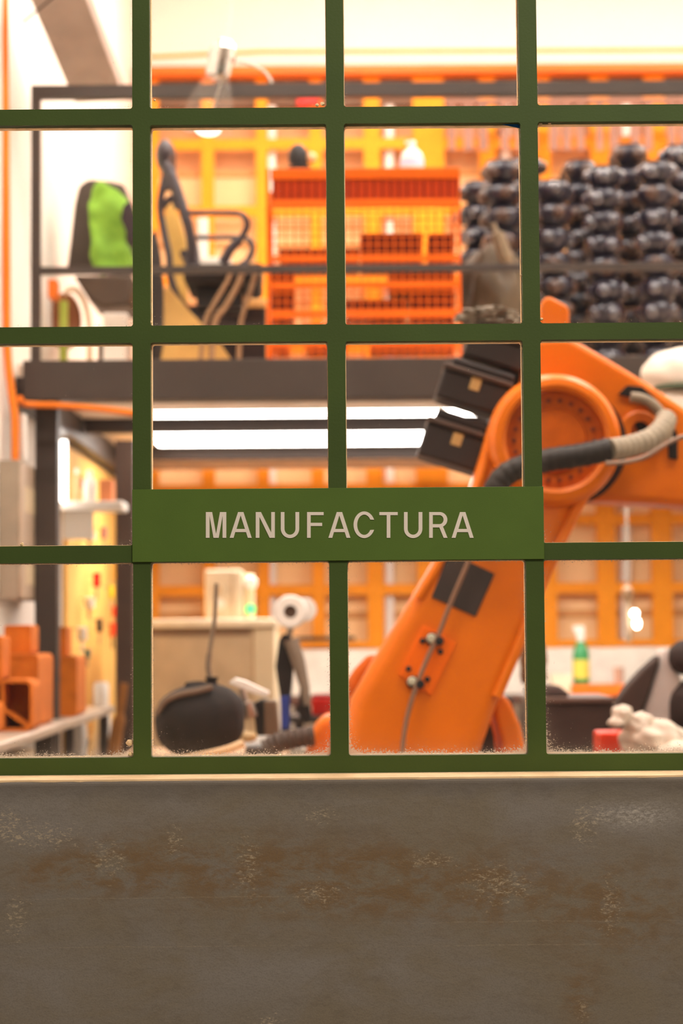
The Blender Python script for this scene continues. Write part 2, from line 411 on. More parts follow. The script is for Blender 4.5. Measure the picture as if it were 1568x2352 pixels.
# window to the street --------------------------------------------------
VX = [-1.262, -0.947, -0.6320, -0.3163, 0.0, 0.3158, 0.632, 0.947, 1.262, 1.578]
HZ = [1.1881, 1.5272, 1.8835, 2.2413, 2.60, 2.96]
HALF_V, HALF_H = 0.0142, 0.0136
win = thing('window_1', None, None, (0.158, 0.0, HZ[0]-HALF_H), kind='structure')
def rrect(x0, z0, x1, z1, r, n=4):
    out = []
    for cx, cz, a0 in ((x1-r, z1-r, 0), (x0+r, z1-r, 90), (x0+r, z0+r, 180), (x1-r, z0+r, 270)):
        for k in range(n+1):
            a = math.radians(a0+90*k/n); out.append((cx+r*math.cos(a), cz+r*math.sin(a)))
    return out
def ring_into(bm, outer, inner, y0, y1):
    """outer and inner outlines with equal counts joined into a ring with thickness"""
    n = len(outer)
    def row(l, y): return [bm.verts.new((x, y, z)) for x, z in l]
    of, inf, ob, inb = row(outer, y0), row(inner, y0), row(outer, y1), row(inner, y1)
    for k in range(n):
        j = (k+1) % n
        for q in ((of[k], of[j], inf[j], inf[k]), (ob[j], ob[k], inb[k], inb[j]), (inf[k], inf[j], inb[j], inb[k]), (of[j], of[k], ob[k], ob[j])):
            try: bm.faces.new(q)
            except ValueError: pass
def to_rect(inner, x0, z0, x1, z1, n=4):
    """project the rounded rectangle's points on the cell boundary"""
    out = []
    cs = [(x1, z1), (x0, z1), (x0, z0), (x1, z0)]
    for q in range(4):
        pts = inner[q*(n+1):(q+1)*(n+1)]
        for k, (x, z) in enumerate(pts):
            if k == 0: out.append((cs[q][0], z) if q in (0, 2) else (x, cs[q][1]))
            elif k == n: out.append((x, cs[q][1]) if q in (0, 2) else (cs[q][0], z))
            else:
                t = k/n
                a = (cs[q][0], pts[0][1]) if q in (0, 2) else (pts[0][0], cs[q][1])
                b = (pts[n][0], cs[q][1]) if q in (0, 2) else (cs[q][0], pts[n][1])
                c = cs[q]
                out.append((a[0]+(c[0]-a[0])*2*t, a[1]+(c[1]-a[1])*2*t) if t <= 0.5 else (c[0]+(b[0]-c[0])*(2*t-1), c[1]+(b[1]-c[1])*(2*t-1)))
    return out
fb = MB(); pb = MB(); gb = MB()
uvl = gb.bm.loops.layers.uv.new('UVMap')
rj = random.Random(3)
for i in range(len(VX)-1):
    for j in range(len(HZ)-1):
        cx0, cx1, cz0, cz1 = VX[i], VX[i+1], HZ[j], HZ[j+1]
        if i == 0: cx0 -= 0.03
        if i == len(VX)-2: cx1 += 0.03
        oz0 = cz0-(HALF_H if j == 0 else 0)
        jx = lambda: rj.uniform(-0.0006, 0.0006)
        x0, x1, z0, z1 = VX[i]+HALF_V+jx(), VX[i+1]-HALF_V+jx(), HZ[j]+HALF_H+jx(), HZ[j+1]-HALF_H+jx()
        inner = rrect(x0, z0, x1, z1, 0.0042)
        ring_into(fb.bm, to_rect(inner, cx0, oz0, cx1, cz1), inner, 0.0, 0.034)
        t = 0.0013
        wob = [(x+rj.uniform(-0.0004, 0.0004), z+rj.uniform(-0.0004, 0.0004)) for x, z in rrect(x0+t, z0+t, x1-t, z1-t, 0.004)]
        ring_into(pb.bm, rrect(x0-0.0004, z0-0.0004, x1+0.0004, z1+0.0004, 0.004), wob, 0.0155, 0.0300)
        for yy, fr in ((0.0125, True), (0.0150, False)):
            vs = [gb.bm.verts.new((x, yy, z)) for x, z in ((x0, z0), (x1, z0), (x1, z1), (x0, z1))]
            f = gb.bm.faces.new(vs)
            for l, uvc in zip(f.loops, ((0, 0), (1, 0), (1, 1), (0, 1))):
                l[uvl].uv = uvc if fr else (-1, 0.5)
bmesh.ops.remove_doubles(fb.bm, verts=fb.bm.verts[:], dist=0.00005)
fo = fb.build('window_frame', M_FRAME, win, smooth=False)
pb.build('putty', M_PUTTY, win, smooth=False)
# small lumps of old putty sitting in pane corners
lb = MB()
for px, py, r in ((297, 1706, 9), (300, 1733, 7), (345, 1738, 4), (1239, 1236, 4), (1243, 733, 4), (1197, 633, 4), (50, 1250, 5), (1198, 790, 4), (345, 740, 5), (740, 238, 6), (728, 241, 5), (300, 1258, 3), (1240, 284, 6), (1262, 283, 4), (355, 230, 3), (1199, 800, 5)):
    c = P(px, py, 3.17); lb.ball(c, (r*S(3.17)*0.9, 0.0025, r*S(3.17)*0.8), 2, 0.5, px, 2.5)
lb.build('putty_lumps', M_PUTTY, win)
gb.build('glass', M_GLASS, win, smooth=False)

# wall below, beside and above the window; its cream ledge
ledge_z = HZ[0]-HALF_H-0.001
def street_wall():
    b = MB()
    sill_front = -0.108
    b.box((-6, sill_front, -0.1), (7, 0.158, ledge_z-0.002))
    b.box((-6, -0.02, ledge_z), (VX[0]-0.031, 0.158, 6.3)).box((VX[-1]+0.031, -0.02, ledge_z), (7, 0.158, 6.3))
    b.box((VX[0]-0.031, -0.02, HZ[-1]+0.001), (VX[-1]+0.031, 0.158, 6.3))
    return b
struct(street_wall().build('wall_front', M_WALL_OUT, bevel=0.006, seg=3, smooth=False))
tb = MB()
NX = 260
for k in range(NX):
    pass
xs = [-1.25+2.9*k/NX for k in range(NX+1)]
fr = [noise.noise(Vector((x*9, 0.3, 0)))*0.004+noise.noise(Vector((x*45, 3.3, 0)))*0.004+noise.noise(Vector((x*160, 3.3, 0)))*0.002 for x in xs]
va = [tb.bm.verts.new((x, 0.0, ledge_z+0.0008)) for x in xs]
vb = [tb.bm.verts.new((x, -0.101+f, ledge_z+0.0008)) for x, f in zip(xs, fr)]
vc = [tb.bm.verts.new((x, -0.101+f, ledge_z-0.0025)) for x, f in zip(xs, fr)]
for k in range(NX):
    tb.bm.faces.new((va[k], vb[k], vb[k+1], va[k+1])); tb.bm.faces.new((vb[k], vc[k], vc[k+1], vb[k+1]))
struct(tb.build('trim_1', M_LEDGE, smooth=False))

# back window of orange steel -------------------------------------------
bw = thing('window_2', None, None, (1.4, back_y, zb_low), kind='structure')
gd = back_d-0.03
b = MB()
for px, w in ((352, 22), (478, 24), (603, 20), (728, 20), (858, 26), (1125, 22), (1250, 24), (1385, 22), (1512, 24), (1640, 22), (1768, 22), (1896, 22), (2024, 22), (2152, 22)):
    b.pbox(px-w/2, 160, px+w/2, 1490, gd, gd+0.04)
b.pbox(960, 160, 1018, 1490, gd-0.02, gd+0.05)
for py, w in ((328, 24), (482, 24), (640, 22), (800, 22), (960, 22), (1120, 20), (1196, 24), (1353, 24), (1480, 16)):
    b.pbox(318, py-w/2, 2290, py+w/2, gd+0.002, gd+0.038)
b.build('window_frame', M_ORANGE_FRAME, bw, smooth=False)
MB().pbox(318, 402, 2290, 1490, gd+0.14, gd+0.19).build('shutter', M_PANEL_BACK, bw, smooth=False)
MB().pbox(318, 160, 2290, 401.5, gd+0.135, gd+0.19).build('shutter_box', mat('shutter_box_tan', (206, 150, 100), 0.6, var=0.05, scale=2), bw, smooth=False)
b = MB()
for py, t in ((395, 8), (560, 5), (700, 5), (1275, 5), (1412, 9), (1120, 8)):
    b.pbox(318, py-t, 2290, py+t, gd+0.125, gd+0.142)
b.build('shutter_rib', mat('shutter_rib_tan', (206, 150, 88), 0.6), bw, smooth=False)
for px in (622, 893, 1160, 1437):
    MB().tube([P(px, 222, gd+0.085), P(px, 1480, gd+0.085)], 0.034, 12).build('white_pipe', M_WP, bw)
struct(MB().pbox(318, 148, 2300, 166, back_d-0.16, back_d-0.02).build('trim_2', M_ORANGE_DEEP, smooth=False))
struct(MB().tube([P(345, 131, back_d-0.25), P(600, 119, back_d-0.25), P(2290, 112, back_d-0.25)], 0.013, 8).build('trim_3', M_ORANGE_FRAME))
struct(MB().pbox(318, 173, 2300, 240, back_d+0.02, back_d+0.095).build('trim_4', mat('taupe_lintel', (112, 84, 64), 0.7), smooth=False))

# unseen ceiling lamps added to light the room, above the frame
CL = []
for x, y in ((0.0, 0.9), (2.6, 0.9), (0.0, 2.6), (2.6, 2.6), (0.1, 5.2), (2.6, 5.2), (0.2, 7.5), (2.6, 7.5)):
    t = thing('added_ceiling_light', None, 'ceiling light', (x, y, rz1-0.1))
    b = MB().box((x-0.85, y-0.19, rz1-0.07), (x+0.85, y+0.19, rz1-0.001)); b.build('housing', M_WP, t, bevel=0.004)
    MB().box((x-0.8, y-0.15, rz1-0.095), (x+0.8, y+0.15, rz1-0.071)).build('diffuser', M_EMIT, t)
    CL.append(t)
for t, lab in zip(CL, ('nearest the street window, left', 'nearest the street window, right', 'over the robot, left', 'over the robot, right', 'over the mezzanine chairs, left', 'over the mezzanine, right', 'nearest the back wall, left', 'nearest the back wall, right')):
    t['label'] = 'unseen added ceiling light with glowing diffuser, '+lab; t['group'] = 'added ceiling lights'

# ============================================================ SIGN
sg_y = -0.0045; sg_d = sg_y-CAM.y
a = P(303.5, 1290.5, sg_d); c = P(1247.5, 1120.5, sg_d)
zt, zb = (P(303, 1123, sg_d).z+P(1247, 1118.5, sg_d).z)/2, (P(303, 1291, sg_d).z+P(1247, 1284.5, sg_d).z)/2
sign = thing('sign', 'green metal sign panel reading MANUFACTURA fixed across the window bars', 'sign', ((a.x+c.x)/2, sg_y, zb))
MB().box((a.x, sg_y, zb), (c.x, -0.0004, zt)).build('panel', M_SIGN, sign, bevel=0.0006)
SC = 4.9
def ell(cx, cy, rx, ry, a0, a1, n=18):
    return [(cx+rx*math.cos(math.radians(a0+(a1-a0)*k/n)), cy+ry*math.sin(math.radians(a0+(a1-a0)*k/n))) for k in range(n+1)]
gM = [[(62, 345), (62, 55), (133, 55), (177, 302), (221, 55), (292, 55), (292, 345), (250, 345), (250, 95), (207, 345), (148, 345), (104, 95), (104, 345)]]
gA = [[(330, 345), (424, 55), (485, 55), (578, 345), (534, 345), (514, 281), (392, 281), (374, 345)], [(407, 245), (453, 93), (502, 245)]]
gN = [[(623, 345), (623, 55), (682, 55), (797, 285), (797, 55), (838, 55), (838, 345), (779, 345), (665, 110), (665, 345)]]
gU = [[(905, 55)]+[(905, 243)]+ell(1008.5, 243, 103.5, 105, 180, 0)[1:]+[(1112, 55), (1069, 55)]+ell(1008, 243, 61.5, 67, 0, 180)+[(946, 55)]]
gF = [[(1200, 345), (1200, 55), (1387, 55), (1387, 90), (1241, 90), (1241, 176), (1370, 176), (1370, 212), (1241, 212), (1241, 345)]]
gC = [ell(275, 198, 120, 150, -22, -338, 40)+ell(275, 198, 79, 114, -329, -31, 40)]
gT = [[(445, 55), (652, 55), (652, 90), (569, 90), (569, 345), (528, 345), (528, 90), (445, 90)]]
gR = [[(1005, 345), (1005, 55)]+ell(1123, 141, 87, 86, -90, 64)+[(1212, 345), (1168, 345), (1120, 228), (1046, 228), (1046, 345)], [(1046, 90)]+ell(1121, 140.5, 46, 50.5, -90, 90)+[(1046, 191)]]
def sh(g, dx): return [[(x+dx, y) for x, y in l] for l in g]
glyphs = [(gM, 0), (gA, 0), (gN, 0), (gU, 0), (gF, 0), (sh(gA, 1110), 0), (gC, 320), (gT, 320), (sh(gU, -183), 320), (gR, 320), (sh(gA, 928), 320)]
for g, off in glyphs:
    cu = bpy.data.curves.new('letter', 'CURVE'); cu.dimensions = '2D'; cu.fill_mode = 'BOTH'; cu.extrude = 0.0006
    for l in g:
        # gamma: letters sit level on the panel
        pts = [P(460+off+x/SC, 1165+y/SC+((460+off+x/SC)-784)*0.0, sg_d) for x, y in l]
        sp = cu.splines.new('POLY'); sp.points.add(len(pts)-1); sp.use_cyclic_u = True
        for p, v in zip(sp.points, pts): p.co = (v.x, v.z, 0, 1)
    to = bpy.data.objects.new('tmp', cu); COL.objects.link(to)
    bpy.context.view_layer.update()
    me = bpy.data.meshes.new_from_object(to.evaluated_get(bpy.context.evaluated_depsgraph_get()))
    bpy.data.objects.remove(to)
    for v in me.vertices:
        x, z, e = v.co
        v.co = Vector((x, sg_y-0.0006-e, z))-WL[sign.name]
    me.materials.clear(); me.materials.append(M_LETTER); me.name = 'letter'
    for p in me.polygons: p.use_smooth = False
    lo_ = bpy.data.objects.new('letter', me); COL.objects.link(lo_); lo_.parent = sign

# scrap of blue tape in a pane corner, on the inside of the glass
tag(MB().pprism([(1134, 281), (1196, 279), (1196, 295), (1176, 291)], 3.1712, 3.1719).build('tape_scrap', M_BTAPE, smooth=False),
    'small scrap of blue masking tape in the top right corner of a pane', 'tape')

# ============================================================ MEZZANINE
md = 7.7; my = md+CAM.y
mez_x1 = rx1-0.01
beam_top = P(300, 826, md).z; beam_bot = P(300, 918, md).z
DECK = beam_top
mz = thing('mezzanine', 'dark brown steel mezzanine crossing the workshop behind the robot', 'mezzanine', (1.4, my, 0))
xl = P(52, 870, md).x
MB().box((xl, my, beam_bot), (mez_x1, my+0.12, beam_top)).build('front_beam', M_DARK, mz, bevel=0.004)
deck_y1 = 9.22
MB().box((rx0+0.02, my+0.121, DECK-0.05), (mez_x1, deck_y1, DECK)).build('deck', mat('off_white_soffit', (240, 216, 192), 0.8), mz, smooth=False)
for d in (9.36, 10.74):
    zt_ = DECK-0.0505; yb = d+CAM.y
    zz = P(500, 991 if d < 10 else 1054, d).z
    MB().box((rx0+0.09, yb, zz), (mez_x1, yb+0.08, zt_)).build('joist', M_DARK2, mz, smooth=False)
MB().box((rx0+0.012, my+0.121, beam_bot-0.01), (rx0+0.08, deck_y1, DECK-0.0505)).build('side_beam', M_DARK, mz, smooth=False)
p0, p1 = P(69, 1000, md), P(121, 1000, md)
MB().box((p0.x, my+0.125, 0.0), (p1.x, my+0.125+0.09, beam_bot-0.001)).build('post', M_DARK, mz, bevel=0.003)
MB().box((3.6, my+0.01, 0.0), (3.7, my+0.11, beam_bot-0.001)).build('post', M_DARK, mz, bevel=0.003)
gr = thing('guard_rail', 'dark brown guard rail standing along the mezzanine edge', 'railing', (1.4, my+0.05, DECK))
z1_, z0_ = P(784, 187, md).z, P(784, 217, md).z
q0, q1 = P(69, 400, md), P(90, 400, md)
MB().box((q0.x, my+0.02, z0_), (mez_x1, my+0.06, z1_)).build('top_rail', M_DARK, gr, bevel=0.002)
z1m, z0m = P(784, 605, md).z, P(784, 622, md).z
MB().box((q1.x, my+0.025, z0m), (mez_x1, my+0.05, z1m)).build('mid_rail', M_DARK, gr, bevel=0.002)
MB().box((q0.x, my+0.02, DECK), (q1.x, my+0.06, z0_)).build('rail_post', M_DARK, gr, bevel=0.002)
# flat lamps under the deck
zc = DECK-0.0505
for (d0, d1, pxl, lab) in ((9.0, 9.18, 318, 'narrow flat white lamp under the mezzanine, the one nearer the street'), (9.90, 10.60, 352, 'wide flat white lamp under the mezzanine, the one nearer the back wall')):
    x_l = P(pxl, 1000, (d0+d1)/2).x
    t = thing('strip_light', lab, 'strip light', ((x_l+2.2)/2, (d0+d1)/2+CAM.y, zc-0.02), 'lamps under the mezzanine')
    MB().box((x_l-0.02, d0+CAM.y, zc-0.008), (2.52, d1+CAM.y, zc)).build('housing', M_WP, t)
    MB().box((x_l, d0+0.02+CAM.y, zc-0.020), (2.5, d1-0.02+CAM.y, zc-0.0085)).build('diffuser', M_EMIT2, t)

# ============================================================ LEFT WALL THINGS
# orange conduit on the wall and its branch
b = MB(); pd = 7.58
b.tube(smooth_pts([P(10, -260, pd), P(11, 100, pd), P(13, 300, pd), P(15, 600, pd), P(17, 800, pd), P(26, 900, pd), P(34, 960, pd), P(35, 1062, pd)], 6), 0.0155, 12)
b.build('vertical_pipe', M_ORANGE_PIPE)
o = bpy.data.objects['vertical_pipe']; tag(o, 'orange vertical conduit running down the white left wall to the grey electrical box', 'pipe')
b = MB(); b.tube(smooth_pts([P(46, 915, 7.6), P(60, 928, 7.67), P(130, 931, 7.68), P(220, 938, 7.68), P(300, 948, 7.68), P(330, 952, 7.68)], 6), 0.013, 10)
tag(b.build('branch_pipe', M_ORANGE_PIPE), 'orange flexible conduit branching off along the underside of the mezzanine beam', 'pipe')
t = thing('thin_rod', 'thin dark rod in front of the sloping grey duct at upper left', 'rod', P(90, 25, 7.3))
MB().tube([P(52, 52, 7.3), P(122, -6, 7.3), P(200, -70, 7.3)], 0.0042, 8).build('rod', M_DARK2, t)
# sloping duct up at left
b = MB()
c0, c1 = P(228, 215, 11.0), P(100, -140, 9.2)
dv = (c1-c0); 
pts = []
def slab(mb, a, bb, w, h):
    t_ = (bb-a).normalized(); sx = Vector((1, 0, 0)); sx = (sx-t_*sx.dot(t_)).normalized(); sy = t_.cross(sx)
    vs = []
    for q in (a, bb):
        for u, v in ((-1, -1), (1, -1), (1, 1), (-1, 1)): vs.append(mb.bm.verts.new(q+sx*u*w/2+sy*v*h/2))
    for f in ((0, 1, 2, 3), (7, 6, 5, 4), (0, 4, 5, 1), (1, 5, 6, 2), (2, 6, 7, 3), (3, 7, 4, 0)): mb.bm.faces.new([vs[i] for i in f])
slab(b, P(229, 214, 8.25), P(112, -80, 7.3), 124*S(7.8), 0.08)
tag(b.build('duct', mat('taupe_duct', (176, 158, 144), 0.7, var=0.08), bevel=0.004), 'broad taupe duct sloping down under the ceiling at the upper left', 'duct')

# electrical box
eb = thing('electrical_box', 'grey steel electrical box mounted on the white left wall, orange conduit entering its top', 'electrical box', (rx0+0.045, 4.6, P(48, 1378, 7.5).z))
zt_, zb_ = P(48, 1056, 7.5).z, P(48, 1376, 7.5).z
xf = P(48, 1200, 7.5).x
MB().box((rx0+0.001, 4.34, zb_), (xf-0.008, 4.92, zt_)).build('body', mat('box_grey', (158, 142, 122), 0.5), eb, bevel=0.004)
MB().box((xf-0.0075, 4.345, zb_+0.006), (xf, 4.915, zt_-0.006)).build('door', mat('box_door_lit', (196, 172, 146), 0.45), eb, bevel=0.003)  # lighter grey carries the light falling on this side
MB().box((xf+0.0003, 4.42, zb_+0.34), (xf+0.0012, 4.78, zb_+0.44)).build('sticker', M_CREAM, eb)
MB().box((xf+0.0003, 4.45, zb_+0.06), (xf+0.0012, 4.75, zb_+0.14)).build('sticker', M_CREAM, eb)
MB().tube([(rx0+0.05, 4.66, zt_-0.002), (rx0+0.05, 4.66, zt_+0.03)], 0.014).build('gland', M_WP, eb)
# white conduit beside orange one, and white pipe behind
tag(MB().tube([P(54, 952, 7.6), P(57, 1056, 7.6)], 0.013, 10).build('white_pipe', M_WP), 'short white pipe between the orange conduit and the dark mezzanine post', 'pipe')
tag(MB().tube([P(142, 1012, 9.0), P(142, 1152, 9.0)], 0.0235, 12).build('tube_lamp', mat('tube_glow', (255, 250, 240), emit=(1.0, 0.925, 0.88), es=7.0)), 'upright glowing white tube lamp beside the dark mezzanine post', 'lamp')

# plywood tool board on the left wall, under the mezzanine
ply = thing('tool_board', 'yellow plywood tool board on the left wall under the mezzanine', 'board', (rx0+0.012, 7.1, 0.9))
MB().box((rx0+0.002, 6.08, 0.72), (rx0+0.02, 8.9, 2.29)).build('panel', M_PLY, ply, smooth=False)
# shelf
shd = 9.05
s0 = P(132, 1172, shd); s1 = P(282, 1150, shd)
shf = thing('wall_shelf', 'small white shelf sticking out from the plywood tool board', 'shelf', ((s0.x+s1.x)/2, shd+CAM.y+0.1, s0.z))
MB().box((rx0+0.021, shd+CAM.y, s0.z), (s1.x, shd+CAM.y+0.22, s1.z)).build('board', M_WP, shf, bevel=0.006)
MB().box((rx0+0.021, shd+CAM.y+0.08, s0.z-0.13), (rx0+0.16, shd+CAM.y+0.10, s0.z-0.0005)).build('bracket', M_WP, shf)
shz = s1.z
def bottle(px, pyt, pyb, d, wpx, name, label, cat, m_body, m_cap, base_z=None, group=None):
    a_ = P(px, pyb, d); h = P(px, pyt, d).z-a_.z; r = wpx*S(d)/2
    if base_z is not None: a_.z = base_z
    t = thing(name, label, cat, a_, group)
    MB().lathe([(r*0.92, 0), (r, h*0.05), (r, h*0.62), (r*0.55, h*0.76), (r*0.42, h*0.80), (r*0.42, h*0.84)], a_).build('body', m_body, t)
    MB().lathe([(r*0.5, h*0.84), (r*0.5, h*0.96), (r*0.3, h)], a_).build('cap', m_cap, t)
    return t
bottle(206, 1078, 1150, 9.1, 30, 'bottle', 'white bottle standing on the small white shelf', 'bottle', M_WP, M_WP, shz+0.001)
bottle(176, 1072, 1150, 9.15, 17, 'bottle', 'slim peach bottle left of the white bottle on the small shelf', 'bottle', mat('peach', (236, 180, 130), 0.5), M_WP, shz+0.001)
tag(MB().pbox(228, 1100, 258, 1150, 9.1, 9.2).build('carton', mat('salmon_card', (226, 140, 90), 0.7), bevel=0.003), 'salmon coloured carton at the outer end of the small white shelf', 'carton')
o = bpy.data.objects['carton']; o.location.z = shz+0.001
# dark upright at right of tool board
up = thing('rack_upright', 'dark brown steel rack upright beside the tool board', 'rack', (P(278, 1500, 9.3).x, 9.3+CAM.y, 0))
a_ = P(258, 1500, 9.3); c_ = P(306, 1500, 9.3)
MB().box((a_.x+0.012, 9.32+CAM.y, 0), (c_.x, 9.40+CAM.y, P(280, 1010, 9.3).z)).build('upright', mat('rack_umber', (74, 56, 46), 0.6), up, bevel=0.003)
MB().box((rx0+0.03, 9.72+CAM.y, 0.0), (P(236, 1500, 9.72).x, 9.76+CAM.y, 0.88)).build('panel', mat('rack_black', (40, 30, 28), 0.7), up, bevel=0.003)
# hanging tools on the board: screwdrivers, pliers, brush ...
def hang_tool(px, pyt, pyb, d, w, m_handle, m_shaft, label, kind='screwdriver', cat='tool'):
    top = P(px, pyt, d); bot = P(px, pyb, d); L = top.z-bot.z
    x = rx0+0.035; y = CAM.y+(x/((px-778)/F_PX)) if px < 700 else d
    x = top.x; y = top.y
    t = thing(kind, label, cat, (x, y, bot.z), 'tools hanging on the plywood board')
    r = w*S(d)/2
    MB().lathe([(r*0.5, 0), (r, L*0.1), (r*0.85, L*0.3), (r, L*0.5), (r*0.6, L*0.55)], (x, y, bot.z+L*0.45)).build('handle', m_handle, t)
    MB().tube([(x, y, bot.z), (x, y, bot.z+L*0.47)], r*0.3, 8).build('shaft', m_shaft, t)
    MB().tube([(x, y, bot.z+L*0.9), (x-0.0, y+0.02, bot.z+L*0.94), (rx0+0.02, y+0.03, bot.z+L*0.94)], 0.003, 6).build('hook', M_STEEL, t)
    return t
def wall_d(px, off=0.035): return (rx0+off)/((px-778)/F_PX)
for px, yt, yb_, w, mh, ms, lab in (
    (222, 1315, 1378, 20, M_RED, M_STEEL, 'red handled screwdriver hanging on the plywood board'),
    (270, 1290, 1372, 20, M_YEL, M_YEL, 'yellow handled tool hanging high beside the dark upright'),
    (256, 1345, 1400, 12, M_YEL, M_STEEL, 'short yellow tool hanging just left of the longer yellow one'),
    (265, 1392, 1440, 18, M_REDOR, M_STEEL, 'vermilion handled tool hanging under the yellow ones'),
    (258, 1430, 1490, 14, M_REDOR, M_BLACK, 'small orange red tool hanging lowest beside the upright'),
    (205, 1372, 1420, 26, M_WP, M_STEEL, 'white handled brush hanging in the middle of the board'),
    (188, 1440, 1500, 26, M_WP, M_WP, 'white handled scraper hanging low at the left of the board'),
    (228, 1420, 1480, 16, M_BLACK, M_STEEL, 'black handled pliers hanging on the plywood board'),
    (201, 1490, 1530, 16, mat('teal_handle', (80, 110, 104), 0.5), M_STEEL, 'small grey green tool hanging low on the board'),
    (188, 1095, 1145, 8, M_REDOR, M_STEEL, 'thin red pencil like tool hanging above the small shelf'),
    (238, 1210, 1262, 16, mat('purple_grip', (150, 96, 96), 0.5), M_STEEL, 'dull purple gripped tool hanging below the small shelf'),
    (205, 1220, 1262, 30, M_WP, M_STEEL, 'wide white brush hanging below the small shelf')):
    dd = min(wall_d(px, 0.07), 11.9)
    hang_tool(px, yt, yb_, dd, w, mh, ms, lab)
# low white containers behind bench
tag(MB().lathe([(0.028, 0), (0.03, 0.01), (0.03, 0.085), (0.022, 0.1)], P(199, 1600, 9.42)).build('jar', M_WP), 'left of the two white jars at the far end of the steel bench', 'jar')
tag(MB().lathe([(0.033, 0), (0.035, 0.01), (0.035, 0.095), (0.026, 0.11)], P(236, 1598, 9.2)).build('jar', M_WP), 'right of the two white jars at the far end of the steel bench', 'jar')

# steel bench with terracotta blocks
bx, bz = -1.05, 1.064
bench = thing('steel_bench', 'narrow grey steel bench along the left wall under the terracotta blocks', 'bench', (-1.17, 4.3, 0))
bt = MB()
pl_ = [(rx0+0.022, 2.3), (bx, 2.3), (bx, 6.05), (rx0+0.022, 6.05), (rx0+0.022, 4.79), (-1.098, 4.79), (-1.098, 4.63), (rx0+0.022, 4.63)]
lo1 = [bt.bm.verts.new((x, y, bz-0.035)) for x, y in pl_]; hi1 = [bt.bm.verts.new((x, y, bz)) for x, y in pl_]
bt.bm.faces.new(lo1[::-1]); bt.bm.faces.new(hi1)
for k in range(8): bt.bm.faces.new((lo1[k], lo1[(k+1) % 8], hi1[(k+1) % 8], hi1[k]))
bt.build('top', mat('bench_steel', (196, 178, 158), 0.4, metal=0.3), bench, bevel=0.008, seg=3)
for yy in (2.4, 4.2, 5.95):
    MB().box((bx-0.06, yy, 0), (bx-0.02, yy+0.04, bz-0.036)).build('leg', M_DARK, bench)
    MB().box((rx0+0.03, yy, 0), (rx0+0.07, yy+0.04, bz-0.036)).build('leg', M_DARK, bench)
for o_ in [c for c in bpy.data.objects if c.name.startswith('jar')]:
    o_.location.z = bz+0.001; o_.location.x = max(min(o_.location.x, bx-0.04), rx0+0.06); o_.location.y = min(o_.location.y, 5.98)

def hollow_block(name_label, x0, x1, y0, y1, z0, z1, wall=0.011, r=0.03, webs=(), rot=0.0, shut=True):
    """extruded fired-clay block, open towards the viewer"""
    t = MB()
    n = 6
    ro = min(r, (x1-x0)*0.45, (z1-z0)*0.45)
    outer = rrect(x0, z0, x1, z1, ro, n); inner = rrect(x0+wall, z0+wall, x1-wall, z1-wall, max(ro-wall, 0.002), n)
    ring_into(t.bm, outer, inner, y0, y1)
    yp = (y0+0.003, y0+0.012) if shut else (y1-0.015, y1-0.004)
    t.prism(rrect(x0+wall-0.001, z0+wall-0.001, x1-wall+0.001, z1-wall+0.001, max(ro-wall, 0.002), n), *yp)
    for (ax, az, cx, cz) in webs:
        A = Vector((x0+ax*(x1-x0), 0, z0+az*(z1-z0))); B = Vector((x0+cx*(x1-x0), 0, z0+cz*(z1-z0)))
        dd = (B-A).normalized(); nn = Vector((-dd.z, 0, dd.x))*wall*0.45
        t.prism([((A+nn).x, (A+nn).z), ((B+nn).x, (B+nn).z), ((B-nn).x, (B-nn).z), ((A-nn).x, (A-nn).z)], y0+0.001, y1-0.001)
    o = t.build('clay_block', M_TERRA)
    if rot: o.rotation_euler.z = rot
    tag(o, name_label, 'clay block', 'terracotta blocks on the steel bench')
    return o
bz1 = bz+0.001
hollow_block('hollow terracotta block nearest the window on the bench, with a diagonal web', -1.235, bx-0.010, 3.66, 3.86, bz1, bz1+0.178, shut=False, webs=((0.40, 1, 0.40, 0.02), (0.0, 0.55, 0.30, 0.50), (0.30, 0.5, 0.95, 0.06)))
hollow_block('small hollow terracotta block set inside front of the nearest one', -1.232, -1.150, 3.46, 3.62, bz1, bz1+0.108, wall=0.010, r=0.025, shut=False)
hollow_block('tall smooth terracotta block just behind the nearest one', -1.262, -1.090, 3.98, 4.35, bz1, bz1+0.262, r=0.02)
hollow_block('terracotta block farthest along the bench, beside the tool board', -1.215, -1.065, 4.84, 5.14, bz1, bz1+0.245, r=0.02)
hollow_block('upper terracotta block with an orange face, on top of the tall smooth one', -1.235, -1.135, 4.10, 4.28, bz1+0.263, bz1+0.263+0.105, r=0.012)
hollow_block('small terracotta tube on top of the block farthest along the bench', -1.205, -1.115, 4.90, 5.05, bz1+0.246, bz1+0.246+0.118, r=0.012)
hollow_block('terracotta block on the nearest one, cut by the left edge of the window pane', -1.29, -1.17, 3.68, 3.84, bz1+0.179, bz1+0.179+0.15, r=0.01)
